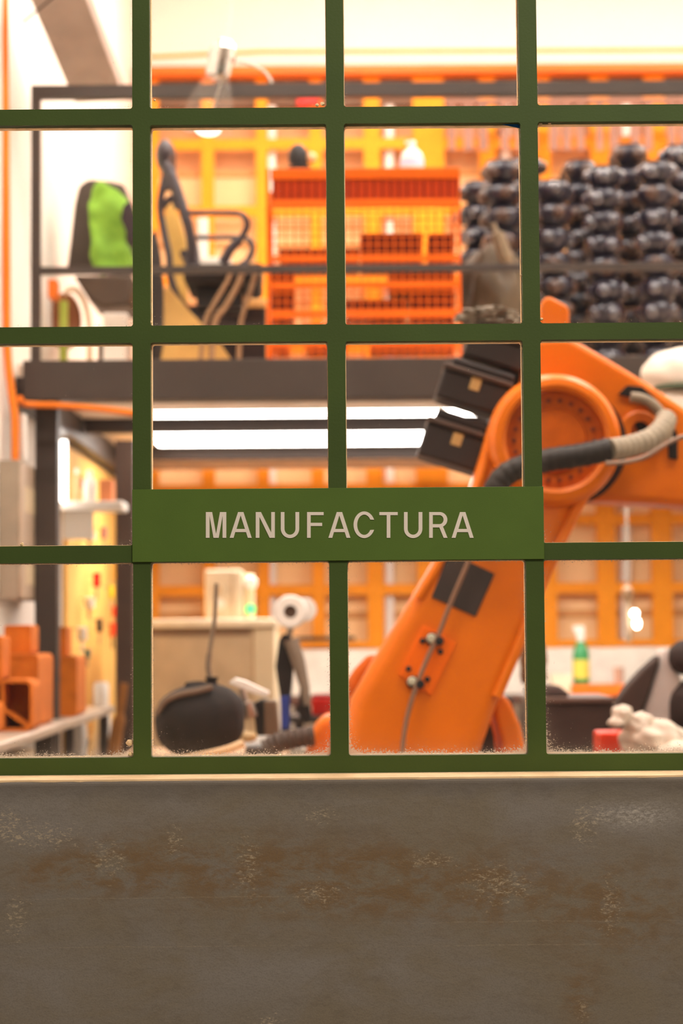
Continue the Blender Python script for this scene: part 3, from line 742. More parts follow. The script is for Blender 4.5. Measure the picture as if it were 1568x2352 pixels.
# white board and dark bag under the bench
def curved(name, label, cat, pts, r, m_, n=12):
    return tag(MB().tube(smooth_pts(pts, 8), r, n).build(name, m_), label, cat)
curved('white_hose', 'left white curved hose under the far end of the bench', 'hose', [P(180, 1652, 9.25), P(184, 1690, 9.25), P(182, 1750, 9.25), P(176, 1830, 9.2), P(176, 2100, 9.2)], 0.033, M_WP)
curved('white_hose', 'right white curved hose under the far end of the bench', 'hose', [P(232, 1620, 9.5), P(234, 1670, 9.5), P(222, 1730, 9.5), P(208, 1830, 9.45), P(205, 2100, 9.4)], 0.042, M_WP)
tag(MB().box((rx0+0.09, 3.4, 0.0), (bx-0.07, 4.1, 0.98)).build('cabinet', mat('pale_cabinet', (226, 206, 176), 0.6), bevel=0.004), 'pale cabinet standing under the near part of the steel bench', 'cabinet')
tag(MB().tube(smooth_pts([P(286, 1570, 9.0), P(276, 1640, 9.0), P(262, 1740, 9.0), P(255, 2050, 9.0)], 6), [0.018]*7+[0.03]*6+[0.03]*6, 10).build('broom_bundle', mat('straw_brown', (150, 96, 40), 0.8)), 'brown straw bundle leaning at the foot of the dark rack upright', 'bundle')

# ============================================================ THINGS ON THE MEZZANINE
dz = DECK+0.001
def my_(d): return 1451-(dz-1.4)*F_PX/d
def mesh_chair(ox, oy, facing=1, mat_f=M_BLACK, label='', arm=True, s=1.0, seat_m=None):
    """office chair; its seat faces +x when facing=1"""
    f = facing
    t = thing('office_chair', label, 'chair', (ox, oy, dz), 'office chairs on the mezzanine')
    X = lambda v: ox+f*v*s
    Z = lambda v: dz+v*s
    Y = lambda v: oy+v*s
    b = MB()
    for k in range(5):
        a_ = 2*PI*k/5+0.3
        b.tube([(ox, oy, Z(0.10)), (ox+0.30*s*math.cos(a_), oy+0.30*s*math.sin(a_), Z(0.065))], [0.022*s, 0.014*s], 8)
    b.build('base', mat_f, t)
    for k in range(5):
        a_ = 2*PI*k/5+0.3
        MB().lathe([(0.028*s, -0.02*s), (0.03*s, 0), (0.028*s, 0.02*s)], (ox+0.30*s*math.cos(a_), oy+0.30*s*math.sin(a_), Z(0.031)), (math.sin(a_), -math.cos(a_), 0), 14).build('caster', mat_f, t)
    MB().tube([(ox, oy, Z(0.08)), (ox, oy, Z(0.42))], 0.025*s, 12).build('gas_lift', mat_f, t)
    MB().box((X(-0.22), Y(-0.23), Z(0.42)), (X(0.25), Y(0.23), Z(0.50))).build('seat', seat_m or M_SOFT_BLACK, t, bevel=0.03, seg=3)
    # back: an open frame with lumbar bow and mesh
    b = MB()
    prof = [(-0.20, 0.46), (-0.27, 0.62), (-0.30, 0.80), (-0.33, 1.00), (-0.37, 1.08)]
    for yy in (-0.19, 0.19):
        b.tube(smooth_pts([(X(x), Y(yy), Z(z)) for x, z in prof], 5), 0.017*s, 8)
    for x, z in (prof[0], prof[2], prof[4]):
        b.tube([(X(x), Y(-0.19), Z(z)), (X(x), Y(0.19), Z(z))], 0.015*s, 8)
    b.tube(smooth_pts([(X(-0.05), oy, Z(0.44)), (X(-0.30), oy, Z(0.52)), (X(-0.38), oy, Z(0.78)), (X(-0.36), oy, Z(1.06))], 5), 0.022*s, 8)
    b.build('back_frame', mat_f, t)
    hb = MB().ball((X(-0.36), oy, Z(1.17)), (0.035*s, 0.14*s, 0.075*s), 3); hb.build('headrest', mat_f, t)
    if arm:
        for yy in (-0.26, 0.26):
            MB().tube(smooth_pts([(X(-0.20), Y(yy), Z(0.70)), (X(-0.05), Y(yy), Z(0.71)), (X(0.12), Y(yy), Z(0.70)), (X(0.165), Y(yy), Z(0.65)), (X(0.12), Y(yy), Z(0.56)), (X(0.02), Y(yy), Z(0.44))], 5), 0.018*s, 8).build('armrest', mat_f, t)
    return t
# near black mesh chair, seen from the side
cx_ = P(450, 700, 8.75).x
ch = thing('office_chair', 'black mesh office chair seen side on, left of the orange wire cage', 'chair', (P(478, 800, 8.75).x, 8.75+CAM.y, dz), 'office chairs on the mezzanine')
D = 8.75
def Q(x, y, off=0.0): 
    p = P(x, y, D); p.y += off; return p
b = MB()
base_c = Vector((ch.location.x, ch.location.y, dz))
for k in range(5):
    a_ = 2*PI*k/5+0.2
    b.tube([base_c+Vector((0, 0, 0.10)), base_c+Vector((0.3*math.cos(a_), 0.3*math.sin(a_), 0.062))], [0.022, 0.014], 8)
b.build('base', M_BLACK, ch)
for k in range(5):
    a_ = 2*PI*k/5+0.2
    MB().lathe([(0.027, -0.02), (0.029, 0), (0.027, 0.02)], base_c+Vector((0.3*math.cos(a_), 0.3*math.sin(a_), 0.031)), (math.sin(a_), -math.cos(a_), 0), 14).build('caster', M_BLACK, ch)
MB().tube([base_c+Vector((0, 0, 0.09)), base_c+Vector((0, 0, 0.36))], 0.028, 12).build('gas_lift', M_BLACK, ch)
M_CH = mat('chair_slate_plastic', (62, 56, 60), 0.5)
sa, sb_ = Q(395, 690), Q(600, 640)
MB().box((Q(430, 700).x, ch.location.y-0.23, Q(430, 668).z), (Q(600, 700).x, ch.location.y+0.23, Q(430, 628).z)).build('seat', M_SOFT_BLACK, ch, bevel=0.02, seg=3)
MB().box((Q(455, 700).x, ch.location.y-0.12, Q(430, 716).z), (Q(560, 700).x, ch.location.y+0.12, Q(430, 669).z)).build('seat_mechanism', M_BLACK, ch, bevel=0.01)
b = MB()
b.tube(smooth_pts([Q(386, 395, -0.17), Q(408, 440, -0.19), Q(425, 490, -0.20), Q(440, 540, -0.20), Q(447, 590, -0.18), Q(438, 640, -0.16)], 6), [0.02]*5+[0.022]*26, 10)
b.tube(smooth_pts([Q(382, 395, 0.17), Q(404, 440, 0.19), Q(420, 490, 0.20), Q(436, 540, 0.20), Q(443, 590, 0.18), Q(436, 640, 0.16)], 6), 0.02, 10)
b.tube([Q(430, 600, -0.18), Q(430, 600, 0.18)], 0.02, 8).tube([Q(412, 445, -0.19), Q(412, 445, 0.19)], 0.016, 8)
b.build('back_frame', M_CH, ch)
b = MB()
b.tube(smooth_pts([Q(384, 390), Q(372, 440), Q(368, 480), Q(378, 540), Q(388, 590), Q(392, 640), Q(420, 700), Q(470, 730)], 6), [0.017]*43, 10)
b.tube(smooth_pts([Q(370, 480), Q(380, 468), Q(395, 455), Q(410, 480)], 5), 0.016, 8)
b.build('lumbar_spine', M_CH, ch)
b = MB()
g1 = [Q(x, y) for x, y in ((392, 400), (412, 450), (432, 530), (440, 600))]
g2 = [Q(x, y) for x, y in ((384, 400), (396, 450), (404, 530), (420, 600))]
MB().ball(Q(381, 360), (0.045, 0.14, 0.074), 3).build('headrest', M_CH, ch)
MB().tube([Q(386, 380), Q(394, 435)], 0.034, 10).build('headrest_stem', M_CH, ch)
for off in (-0.27, 0.27):
    MB().tube(smooth_pts([Q(440, 518, off), Q(480, 518, off), Q(530, 518, off), Q(562, 522, off), Q(574, 545, off), Q(560, 575, off), Q(536, 600, off), Q(520, 630, off)], 5), [0.012]*16+[0.015]*10+[0.022]*10, 10).build('armrest', M_CH, ch)
# hanging cloth strips / straps over the chair seat
for i, (pts_, lab) in enumerate((([(536, 612), (520, 650), (490, 700), (470, 745), (458, 855)], 'leftmost of the three taupe straps hanging in front of the chair seat'),
                                 ([(560, 612), (548, 650), (520, 700), (492, 745), (484, 855)], 'middle taupe strap hanging in front of the chair seat'),
                                 ([(590, 616), (578, 660), (562, 710), (552, 750), (548, 855)], 'rightmost taupe strap, beside the orange wire cage'))):
    curved('strap', lab, 'strap', [P(x, y, 8.28) for x, y in pts_], 0.010+0.003*(i == 1), mat('strap_taupe', (150, 116, 84), 0.7), 8)
    bpy.data.objects[bpy.context.scene.collection.objects[-1].name]['group'] = 'straps over the chair'
# second chair, with lime jacket
ch2 = thing('office_chair', 'dark office chair at far left on the mezzanine, under the lime green jacket', 'chair', (P(232, 800, 8.9).x, 8.9+CAM.y, dz), 'office chairs on the mezzanine')
D2 = 8.9
def Q2(x, y, off=0.0):
    p = P(x, y, D2); p.y += off; return p
M_BRN = mat('chair_umber', (72, 56, 42), 0.6)
b = MB(); bc = Vector((ch2.location.x, ch2.location.y, dz))
for k in range(5):
    a_ = 2*PI*k/5+0.5
    b.tube([bc+Vector((0, 0, 0.09)), bc+Vector((0.17*math.cos(a_), 0.26*math.sin(a_), 0.03))], [0.02, 0.015], 8)
b.build('base', M_BLACK, ch2)
MB().tube([bc+Vector((0, 0, 0.05)), bc+Vector((0, 0, 0.30))], 0.014, 10).build('gas_lift', M_BRN, ch2)
MB().pprism([(168, 632), (305, 632), (300, 700), (236, 706), (205, 690)], D2-0.2, D2+0.2).build('seat', M_BRN, ch2, bevel=0.015)
MB().pprism([(152, 624), (160, 560), (170, 470), (180, 425), (202, 410), (250, 414), (284, 422), (303, 470), (310, 560), (306, 630)], D2+0.06, D2+0.14).build('backrest', mat('chair_back_umber', (74, 62, 54), 0.7), ch2, bevel=0.02, seg=3)
jk = MB()
pts_ = [(200, 425), (215, 412), (240, 418), (262, 428), (290, 450), (300, 480), (286, 500), (290, 560), (306, 600), (304, 626), (204, 626), (200, 600), (203, 560), (192, 520), (190, 470)]
jk.pprism([(x+11 if x < 290 else x, y+4) for x, y in pts_[:-6]]+[(300, 622), (212, 624), (212, 600), (214, 560), (203, 520), (201, 470)], D2-0.10, D2-0.01)
jo = jk.build('jacket', M_GREEN)
rm = jo.modifiers.new('remesh', 'REMESH'); rm.voxel_size = 0.011; rm.use_smooth_shade = True
smo = jo.modifiers.new('soften', 'SMOOTH'); smo.iterations = 6
tx = bpy.data.textures.new('folds', 'CLOUDS'); tx.noise_scale = 0.11; tx.noise_depth = 1
dm = jo.modifiers.new('folds', 'DISPLACE'); dm.texture = tx; dm.strength = 0.07; dm.mid_level = 0.5; dm.texture_coords = 'LOCAL'
smo2 = jo.modifiers.new('soften_more', 'SMOOTH'); smo2.iterations = 4
tag(jo, 'lime green jacket draped over the dark chair at far left', 'jacket')
cl = MB().pprism([(283, 470), (300, 458), (312, 500), (310, 560), (300, 562), (288, 530), (276, 500)], D2-0.19, D2-0.145).build('dark_pouch', mat('pouch_brown', (50, 36, 40), 0.7), bevel=0.01)
tag(cl, 'dark brown pouch hanging over the right side of the lime jacket', 'pouch')
# things left of it
bo = tag(MB().pbox(110, 641, 129, 683, 8.5, 8.6).build('box_orange', M_ORANGE_DEEP, bevel=0.003), 'small bright orange box fixed on the white left wall below the mid rail', 'box')
bo.location.x += 0.0
tag(MB().pbox(136, 690, 153, my_(8.6), 8.6, 8.65).build('green_board', mat('moss_green', (150, 160, 60), 0.6), bevel=0.003), 'narrow moss green board standing on edge by the left wall', 'board')
b = MB(); cc = P(150, 740, 8.95)
b.lathe([(0.0, 0.0), (0.075, 0.0), (0.078, 0.02), (0.07, 0.035), (0.0, 0.035)], (cc.x, cc.y, cc.z), (0, -1, 0), 28)
for v in b.bm.verts: v.co.z = cc.z+(v.co.z-cc.z)*1.7
tag(b.build('disc', M_COPPER), 'copper brown oval disc leaning by the left wall behind the green board', 'disc')
curved('white_bow', 'white curved band arching from the wall to the chair foot', 'band', [P(148, 672, 8.75), P(170, 664, 8.75), P(192, 690, 8.75), P(204, 740, 8.75), P(206, 830, 8.75)], 0.014, mat('bone', (240, 214, 184), 0.6))
tag(MB().pbox(236, 718, 292, my_(8.5), 8.5, 8.7).build('white_box', M_WP, bevel=0.008), 'white box standing on the mezzanine floor under the lime jacket', 'box')
# black bag and tan boards between the bars at left
tag(MB().ball(P(352, 700, 8.24), (0.045, 0.10, 0.31), 3, 0.15, 4).clampz(dz).build('bag', M_SOFT_BLACK), 'tall black bag left of the mesh chair on the mezzanine', 'bag')
tb_ = MB().pprism([(352, my_(8.38)), (352, 700), (372, 662), (390, 662), (440, 720), (500, 780), (560, my_(8.38))], 8.38, 8.40).build('tan_board', M_TAN, bevel=0.003)
tag(tb_, 'tan cardboard sheet leaning below the mesh chair', 'cardboard')
tag(MB().pprism([(384, 640), (376, 560), (380, 480), (395, 466), (412, 500), (428, 560), (430, 640), (430, my_(9.1)), (384, my_(9.1))], 9.1, 9.13).build('tan_mesh', mat('ochre_mesh', (214, 170, 92), 0.8), bevel=0.003), 'ochre padded panel seen through the open back of the mesh chair', 'panel')
tag(MB().pbox(455, 500, 477, 610, 9.5, 9.55).build('white_post', M_WP, bevel=0.003), 'short white post behind the arm of the mesh chair', 'post')
tag(MB().pbox(455, 590, 530, 606, 9.3, 9.5).build('white_shelf_box', M_WP, bevel=0.003), 'low white box behind the arm of the mesh chair', 'box')
# stand for floating boxes: a low bench behind the chairs
t = thing('low_table', 'low dark table behind the mesh chair on the mezzanine', 'table', (P(500, 700, 9.4).x, 9.42+CAM.y, dz))
a_ = P(440, 607, 9.3); c_ = P(600, 607, 9.3)
MB().box((a_.x, 9.28+CAM.y, P(500, 612, 9.3).z-0.03), (c_.x, 9.6+CAM.y, P(500, 607, 9.3).z-0.0005)).build('top', M_BLACK, t)
for xx in (a_.x+0.02, c_.x-0.05):
    MB().box((xx, 9.4+CAM.y, dz), (xx+0.03, 9.43+CAM.y, P(500, 612, 9.3).z-0.0305)).build('leg', M_BLACK, t)
tag(MB().pbox(440, 700, 610, my_(9.12), 9.12, 9.24).build('dark_crate', mat('espresso', (48, 34, 32), 0.6), bevel=0.004), 'dark espresso brown crate under the mesh chair seat', 'crate')
tag(MB().pbox(540, 686, 612, 706, 9.1, 9.115).build('tan_roll', mat('tan_tip', (226, 170, 100), 0.6), bevel=0.006), 'tan strip fixed across the front of the dark crate', 'strip')

# orange wire cage
cd0, cd1 = 8.15, 8.6
cg = thing('wire_cage', 'tall orange wire cage shelf with maroon bins, on the mezzanine', 'wire cage', (P(832, 800, 8.4).x, (cd0+cd1)/2+CAM.y, dz))
xl_, xr_ = P(612, 600, cd0).x, P(1058, 600, cd0).x
yf, ybk = cd0+CAM.y, cd1+CAM.y
zt_ = P(800, 386, cd0).z
zz = lambda py: P(800, py, cd0).z
for x in (xl_, xr_-0.014):
    for y in (yf, ybk-0.014):
        MB().box((x, y, dz), (x+0.014, y+0.014, zt_)).build('corner_post', M_CAGE, cg)
MB().box((xl_+0.02, yf-0.004, zz(412)), (xr_+0.002, yf+0.02, zt_+0.001)).box((xl_+0.02, yf+0.0201, zt_-0.012), (xr_+0.002, ybk, zt_+0.001)).build('top_rim', M_CAGE, cg, bevel=0.008, seg=3)
b = MB().box((xl_+0.025, yf+0.004, zz(457)), (xr_-0.005, yf+0.016, zz(412)-0.0005))
x = xl_+0.03
b.build('tray', M_CAGE_TRAY, cg, smooth=False)
b = MB()
while x < xr_-0.01:
    b.box((x, yf-0.001, zz(457)), (x+0.009, yf+0.0035, zz(413))); x += 19.3*S(cd0)
b.build('tray_ribs', mat('tray_rib_red', linrgb=(0.16, 0.010, 0.001), rough=0.6, spec=0.1), cg, smooth=False)
for (y0_, y1_) in ((457, 476), (586, 598), (646, 662), (713, 727), (782, 794)):
    MB().box((xl_+0.015, yf-0.002, zz(y1_)), (xr_-0.015, yf+0.012, zz(y0_)-0.001)).build('shelf_bar', M_CAGE, cg)
b = MB(); x = xl_+0.012
while x < xr_: b.tube([(x, yf+0.001, dz+0.05), (x, yf+0.001, zz(477))], 0.0027, 5); x += 19.3*S(cd0)
zc_ = dz+0.06
while zc_ < zz(477): b.tube([(xl_, yf-0.001, zc_), (xr_, yf-0.001, zc_)], 0.0025, 5); zc_ += 19*S(cd0)
b.build('wire_mesh', M_CAGE, cg, smooth=False)
b = MB()
for py in (600, 664, 729, 796):
    for q in range(9):
        yy = yf+0.03+q*(ybk-yf-0.06)/8
        b.tube([(xl_+0.015, yy, zz(py)+0.002), (xr_-0.015, yy, zz(py)+0.002)], 0.002, 5)
    for q in range(7):
        xx = xl_+0.03+q*(xr_-xl_-0.06)/6
        b.tube([(xx, yf+0.015, zz(py)-0.002), (xx, ybk-0.015, zz(py)-0.002)], 0.002, 5)
b.build('shelves', M_CAGE, cg, smooth=False)
b = MB()
bins = [(827, 536, 972, 582), (985, 536, 1056, 594), (640, 572, 826, 596), (606, 622, 676, 660), (893, 622, 1056, 644), (606, 668, 672, 710), (940, 668, 1056, 711), (790, 688, 936, 711), (606, 732, 665, 790), (850, 732, 1056, 790), (700, 745, 800, 790)]
bl = ['long maroon bin on the upper shelf of the wire cage', 'maroon bin at the right end of the upper cage shelf', 'low maroon tray on the upper cage shelf, left half', 'maroon bin at the left end just below the mid rail, in the cage', 'flat maroon bin on the cage shelf just below the mid rail', 'maroon bin at the left end of the third cage shelf', 'maroon bin at the right end of the third cage shelf', 'low maroon bin in the middle of the third cage shelf', 'maroon bin at the left end of the lowest cage shelf', 'wide maroon bin at the right of the lowest cage shelf', 'small maroon bin in the middle of the lowest cage shelf']
for (x0_, y0_, x1_, y1_), lab in zip(bins, bl):
    lev = min((py for py in (600, 664, 729, 796) if py >= y1_-2), default=796)
    a_ = P(x0_, y0_, cd0+0.07); c_ = P(x1_, y1_, cd0+0.07)
    zb_ = zz(lev)+0.005; zt2 = min(max(zb_+0.03, a_.z), zz({600: 480, 664: 600, 729: 664, 796: 729}[lev])-0.012)
    A0 = max(a_.x, xl_+0.018); B0 = min(c_.x, xr_-0.018)
    t = MB(); y0b, y1b = cd0+0.07+CAM.y, cd0+0.36+CAM.y
    t.prism([(A0+0.006, zb_), (B0-0.006, zb_), (B0, zt2), (A0, zt2)], y0b, y0b+0.008).prism([(A0+0.006, zb_), (B0-0.006, zb_), (B0, zt2), (A0, zt2)], y1b-0.008, y1b)
    t.prism([(A0+0.006, zb_), (A0+0.014, zb_), (A0+0.008, zt2), (A0, zt2)], y0b+0.008, y1b-0.008).prism([(B0-0.014, zb_), (B0-0.006, zb_), (B0, zt2), (B0-0.008, zt2)], y0b+0.008, y1b-0.008)
    t.prism([(A0+0.014, zb_), (B0-0.014, zb_), (B0-0.014, zb_+0.006), (A0+0.014, zb_+0.006)], y0b+0.008, y1b-0.008)
    xx = A0+0.02
    while xx < B0-0.015:
        t.box((xx, y0b-0.003, zb_+0.003), (xx+0.004, y0b-0.0002, zt2-0.003)); xx += 0.034
    tag(t.build('storage_bin', M_MAROON, smooth=False), lab, 'bin', 'maroon bins in the wire cage')
ct = zt_+0.002
t = thing('black_device', 'small black device standing on the top left of the wire cage', 'device', (P(688, 388, 8.215).x, 8.215+CAM.y, ct))
a_ = P(688, 388, 8.215)
MB().lathe([(0.045, 0), (0.046, 0.015), (0.03, 0.02), (0.032, 0.03)], (a_.x, a_.y, ct)).build('foot', M_BLACK, t)
MB().lathe([(0.034, 0.03), (0.036, 0.06), (0.03, 0.085), (0.014, 0.1), (0, 0.102)], (a_.x-0.006, a_.y, ct)).build('body', M_BLACK, t)
MB().ball((a_.x+0.044, a_.y, ct+0.05), (0.02, 0.02, 0.022), 2).build('knob', mat('peach_knob', (240, 180, 130), 0.4), t)
sp_ = thing('spray_bottle', 'clear white spray bottle with pale blue label on top of the wire cage', 'bottle', (P(946, 388, 8.215).x, 8.215+CAM.y, ct))
a_ = Vector(sp_.location)
MB().lathe([(0.042, 0), (0.044, 0.008), (0.044, 0.045), (0.036, 0.065), (0.016, 0.085), (0.015, 0.092)], a_).build('bottle_body', M_WP, sp_)
MB().lathe([(0.0448, 0.012), (0.0448, 0.04)], a_, n=32).build('label', mat('pale_blue_label', (206, 210, 236), 0.5), sp_)
MB().lathe([(0.012, 0.092), (0.016, 0.10), (0.013, 0.112)], a_).box((a_.x-0.025, a_.y-0.008, a_.z+0.1), (a_.x+0.004, a_.y+0.008, a_.z+0.11)).build('spray_head', M_WP, sp_)

t.scale = (1.15, 1.0, 1.15); sp_.scale = (1.15, 1.0, 1.15)
bpy.data.objects[t.name].scale = (1.15, 1.0, 1.15)
# pots of navy glaze in stacks
def pot_proto():
    t = thing('glazed_pot', 'x', 'pot', (0, 0, 0))
    r = 0.108
    prof = [(0.045, 0), (0.055, 0.004), (0.075, 0.03), (0.088, 0.058), (0.086, 0.075), (0.07, 0.092), (0.072, 0.100), (0.066, 0.103), (0.06, 0.085), (0.0, 0.080)]
    MB().lathe(prof, (0, 0, 0), n=28).build('body', M_NAVY, t)
    bb = MB()
    for k, (q, rr_) in enumerate(((0.0, 0.040), (1.45, 0.031), (2.7, 0.038), (4.3, 0.034))):
        bb.ball((0.072*math.cos(q), 0.072*math.sin(q), 0.046+0.010*(k % 2)), (rr_, rr_, min(rr_, 0.038)), 3)
    bb.build('lobes', M_LOBE, t)
    return t
proto = pot_proto()
rp = random.Random(11)
cols = []
for i, px in enumerate((1157, 1275, 1393, 1511, 1629)): cols.append((px, 9.05, 333+rp.randint(-8, 12), None))
for i, px in enumerate((1100, 1217, 1334, 1451, 1568)): cols.append((px, 9.38, 318+rp.randint(-8, 14) if px > 1150 else 352, None))
first = True; n_pot = 0
tier_h = 0.106
words_col = {1157: 'front stack beside the olive sheet', 1275: 'front stack nearest the window bar', 1393: 'second front stack', 1511: 'third front stack', 1629: 'front stack cut by right edge', 1100: 'leftmost stack beside the wire cage', 1217: 'rear stack behind the window bar', 1334: 'rear stack left of the second front one', 1451: 'rear stack left of the third front one', 1568: 'rear stack at the right edge'}
ordn = ['bottom', 'second', 'third', 'fourth', 'fifth', 'sixth', 'seventh', 'eighth', 'ninth', 'tenth', 'eleventh', 'twelfth', 'thirteenth', 'fourteenth', 'fifteenth']
for px, d, ytop, _ in cols:
    base = P(px, 800, d); ztop = P(px, ytop, d).z
    n = int((ztop-dz)/tier_h)
    sc_ = rp.uniform(1.0, 1.09); n = int(n/sc_)
    for k in range(n):
        o = proto if first else copy_tree(proto); first = False
        o.location = (base.x+rp.uniform(-0.008, 0.008), base.y+rp.uniform(-0.01, 0.01), dz+0.006+k*tier_h*sc_)
        o.rotation_euler = (0, 0, rp.uniform(0, PI))
        o.rotation_euler.x = rp.uniform(-0.015, 0.015)
        which = 'topmost' if k == n-1 else ordn[k]
        o['label'] = 'navy glazed pot, %s up in the %s' % (which, words_col[px]); o['category'] = 'pot'
        o['group'] = 'navy glazed pots stacked on the mezzanine'
        if rp.random() < 0.25:
            for ch_ in o.children:
                if ch_.name.startswith('lobes'):
                    me = ch_.data.copy() if 'boss_umber' not in bpy.data.meshes else bpy.data.meshes['boss_umber']
                    me.name = 'boss_umber'; me.materials[0] = M_NAVY_BROWN; ch_.data = me
        n_pot += 1
# strips hanging behind pots (amber vertical slats)
sl = thing('slat_curtain', 'row of brown vertical slats hanging in front of the back window, above the pots', 'slats', (P(1300, 260, 12.2).x, 12.2+CAM.y, P(1300, 360, 12.2).z))
for i, px in enumerate((1030, 1065, 1100, 1150, 1185, 1210, 1262, 1292, 1325, 1370, 1400, 1450, 1480, 1535, 1560, 1600)):
    MB().pbox(px, 238, px+14+(i*7) % 9, 345, 12.2, 12.22).build('slat', mat('slat_mauve', (140, 100, 84), 0.7), sl, smooth=False)
MB().pbox(1020, 228, 1640, 239, 12.19, 12.23).build('head_rail', mat('slat_mauve', (140, 100, 84), 0.7), sl)

# olive sheet over a crate, below the left stack
ol = MB()
ol.ball(P(1130, 660, 8.55), (0.15, 0.16, 0.30), 4, 0.28, 2.0, 2.2)
tag(ol.build('draped_sheet', M_OLIVE), 'olive brown sheet draped over something between the wire cage and the pots', 'sheet')
o = bpy.data.objects['draped_sheet']; o.location.z = dz
tag(MB().tube(smooth_pts([P(1132, 515, 8.40), P(1144, 545, 8.385), P(1160, 590, 8.385), P(1168, 610, 8.39)], 6), [0.012]*5+[0.03]*9+[0.02]*5, 10).build('beige_strip', mat('beige_fold', (122, 104, 80), 0.7)), 'pale beige fold lying down the front of the olive sheet', 'strip')
# red thing and white objects on the back wall near the rail
tag(MB().pbox(682, 214, 734, 240, 12.40, 12.465).build('red_case', M_RED, bevel=0.006), 'red case fixed high on the orange back window', 'case')
# clear round hook items
# pendant industrial lamp
pl = thing('pendant_lamp', 'chrome and clear pendant lamp hanging in front of the mezzanine rail', 'lamp', P(485, 312, 6.9))
ld_ = 6.9
def L(x, y): return P(x, y, ld_)
sp6 = S(ld_)
ax = (L(474, 300)-L(520, 96)).normalized()
MB().lathe([(0.0, 0), (16*sp6, 1*sp6), (26*sp6, 8*sp6), (31*sp6, 22*sp6), (31*sp6, 36*sp6), (33*sp6, 38*sp6), (33*sp6, 46*sp6), (30*sp6, 48*sp6), (30*sp6, 84*sp6), (26*sp6, 90*sp6), (14*sp6, 92*sp6)], L(518, 92), ax, 32).build('housing', M_CHROME, pl)
mclear = mat('clear_dome', (240, 226, 208), 0.05, alpha=0.07)
MB().lathe([(27*sp6, 90*sp6), (38*sp6, 112*sp6), (52*sp6, 150*sp6), (62*sp6, 196*sp6), (64*sp6, 216*sp6)], L(518, 92), ax, 32).build('dome', mclear, pl)
MB().lathe([(0, 0), (29*sp6, 2*sp6), (30*sp6, 6*sp6), (0, 9*sp6)], L(478, 292), (0, -0.35, -1), 24).build('lamp_disc', mat('disc_glow', (255, 250, 240), emit=(1.0, 0.93, 0.82), es=2.2), pl)
MB().lathe([(0, 0), (20*sp6, 2*sp6), (20*sp6, 6*sp6), (0, 9*sp6)], L(436, 286), (0, -0.35, -1), 24).build('lamp_disc', M_WP, pl)
MB().tube([L(512, 170), L(478, 292), L(436, 286)], 0.0035, 8).build('stem', M_STEEL, pl)
MB().tube(smooth_pts([L(519, 94), L(530, 20), L(536, -120), P(540, -500, ld_)], 6), 0.0025, 8).build('cord', M_WP, pl)
MB().tube(smooth_pts([L(545, 140), L(575, 148), L(605, 162), L(625, 190)], 6), 0.005, 8).build('bracket', M_LGREY, pl)
# white bulging sack hanging at right in front of the mezzanine edge
wk = thing('white_sack', 'white bulging sack with a dark green strap, hanging at right above the robot arm', 'sack', P(1568, 985, 7.2))
MB().ball(P(1566, 862, 7.2), (0.150, 0.10, 0.098), 4, 0.10, 1.0, 2).ball(P(1578, 945, 7.2), (0.165, 0.11, 0.11), 4, 0.08, 2.0, 2).build('body', M_CLOTH, wk)
MB().lathe([(0.128, -0.008), (0.131, 0), (0.128, 0.008)], P(1574, 894, 7.2), (0, 0, 1), 40).build('strap', mat('dark_green_strap', (70, 84, 60), 0.7), wk)
bpy.data.objects[COL.objects[-1].name].scale = (1, 1, 1)
MB().tube([P(1585, 812, 7.2), P(1585, -700, 7.2)], 0.004, 6).build('cord', M_BLACK, wk)

# ============================================================ ROBOT
rd = 5.8
RB = thing('robot_arm', 'large orange industrial robot arm with black motors behind the window', 'robot arm', (P(900, 2000, rd).x, rd+CAM.y, 0))
rc = Vector(RB.location)
# hidden lower body, standing on the floor
MB().lathe([(0.30, 0), (0.30, 0.05), (0.24, 0.10), (0.24, 0.42), (0.27, 0.46), (0.27, 0.52)], (rc.x, rc.y, 0), n=36).build('pedestal', M_ROBOT, RB)
b = MB().lathe([(0.27, 0.521), (0.28, 0.56), (0.28, 0.66), (0.24, 0.72)], (rc.x, rc.y, 0), n=36)
b.build('carousel', M_ROBOT, RB)
def disc_at(mb, px, py, d, prof, n=40):
    c_ = P(px, py, d); return mb.lathe([(r*S(rd), h) for r, h in prof], c_, (0, -1, 0), n)
# shoulder hubs
b = MB(); disc_at(b, 900, 1830, rd-0.02, [(0, -0.36), (160, -0.36), (175, -0.33), (175, 0.02), (160, 0.05), (0, 0.05)]); b.build('shoulder', M_ROBOT, RB)
b = MB()
b.pprism([(700, 1990), (690, 1780), (712, 1690), (728, 1656), (760, 1640), (800, 1650), (830, 1720), (840, 1990)], rd+0.16, rd+0.42)
b.build('shoulder_bracket', M_ROBOT, RB, bevel=0.03, seg=4)
b = MB()
b.pprism([(1150, 2000), (1158, 1800), (1150, 1700), (1134, 1640), (1128, 1602), (1150, 1590), (1172, 1612), (1196, 1668), (1212, 1740), (1222, 1830), (1220, 2000)], rd+0.02, rd+0.30)
b.build('counterbalance_cover', M_ROBOT, RB, bevel=0.035, seg=4)
MB().pprism([(1070, 1900), (1075, 1640), (1100, 1600), (1180, 1600), (1190, 1900)], rd+0.33, rd+0.46).build('dark_gap_block', M_MOTOR, RB, bevel=0.015)  # dark block added behind to blacken the gap beside the link
b = MB()
b.pprism([(780, 1990), (775, 1600), (812, 1540), (850, 1500), (900, 1520), (900, 1990)], rd+0.17, rd+0.30)
b.build('rear_link', M_ROBOT_SHADE, RB, bevel=0.02, seg=3)
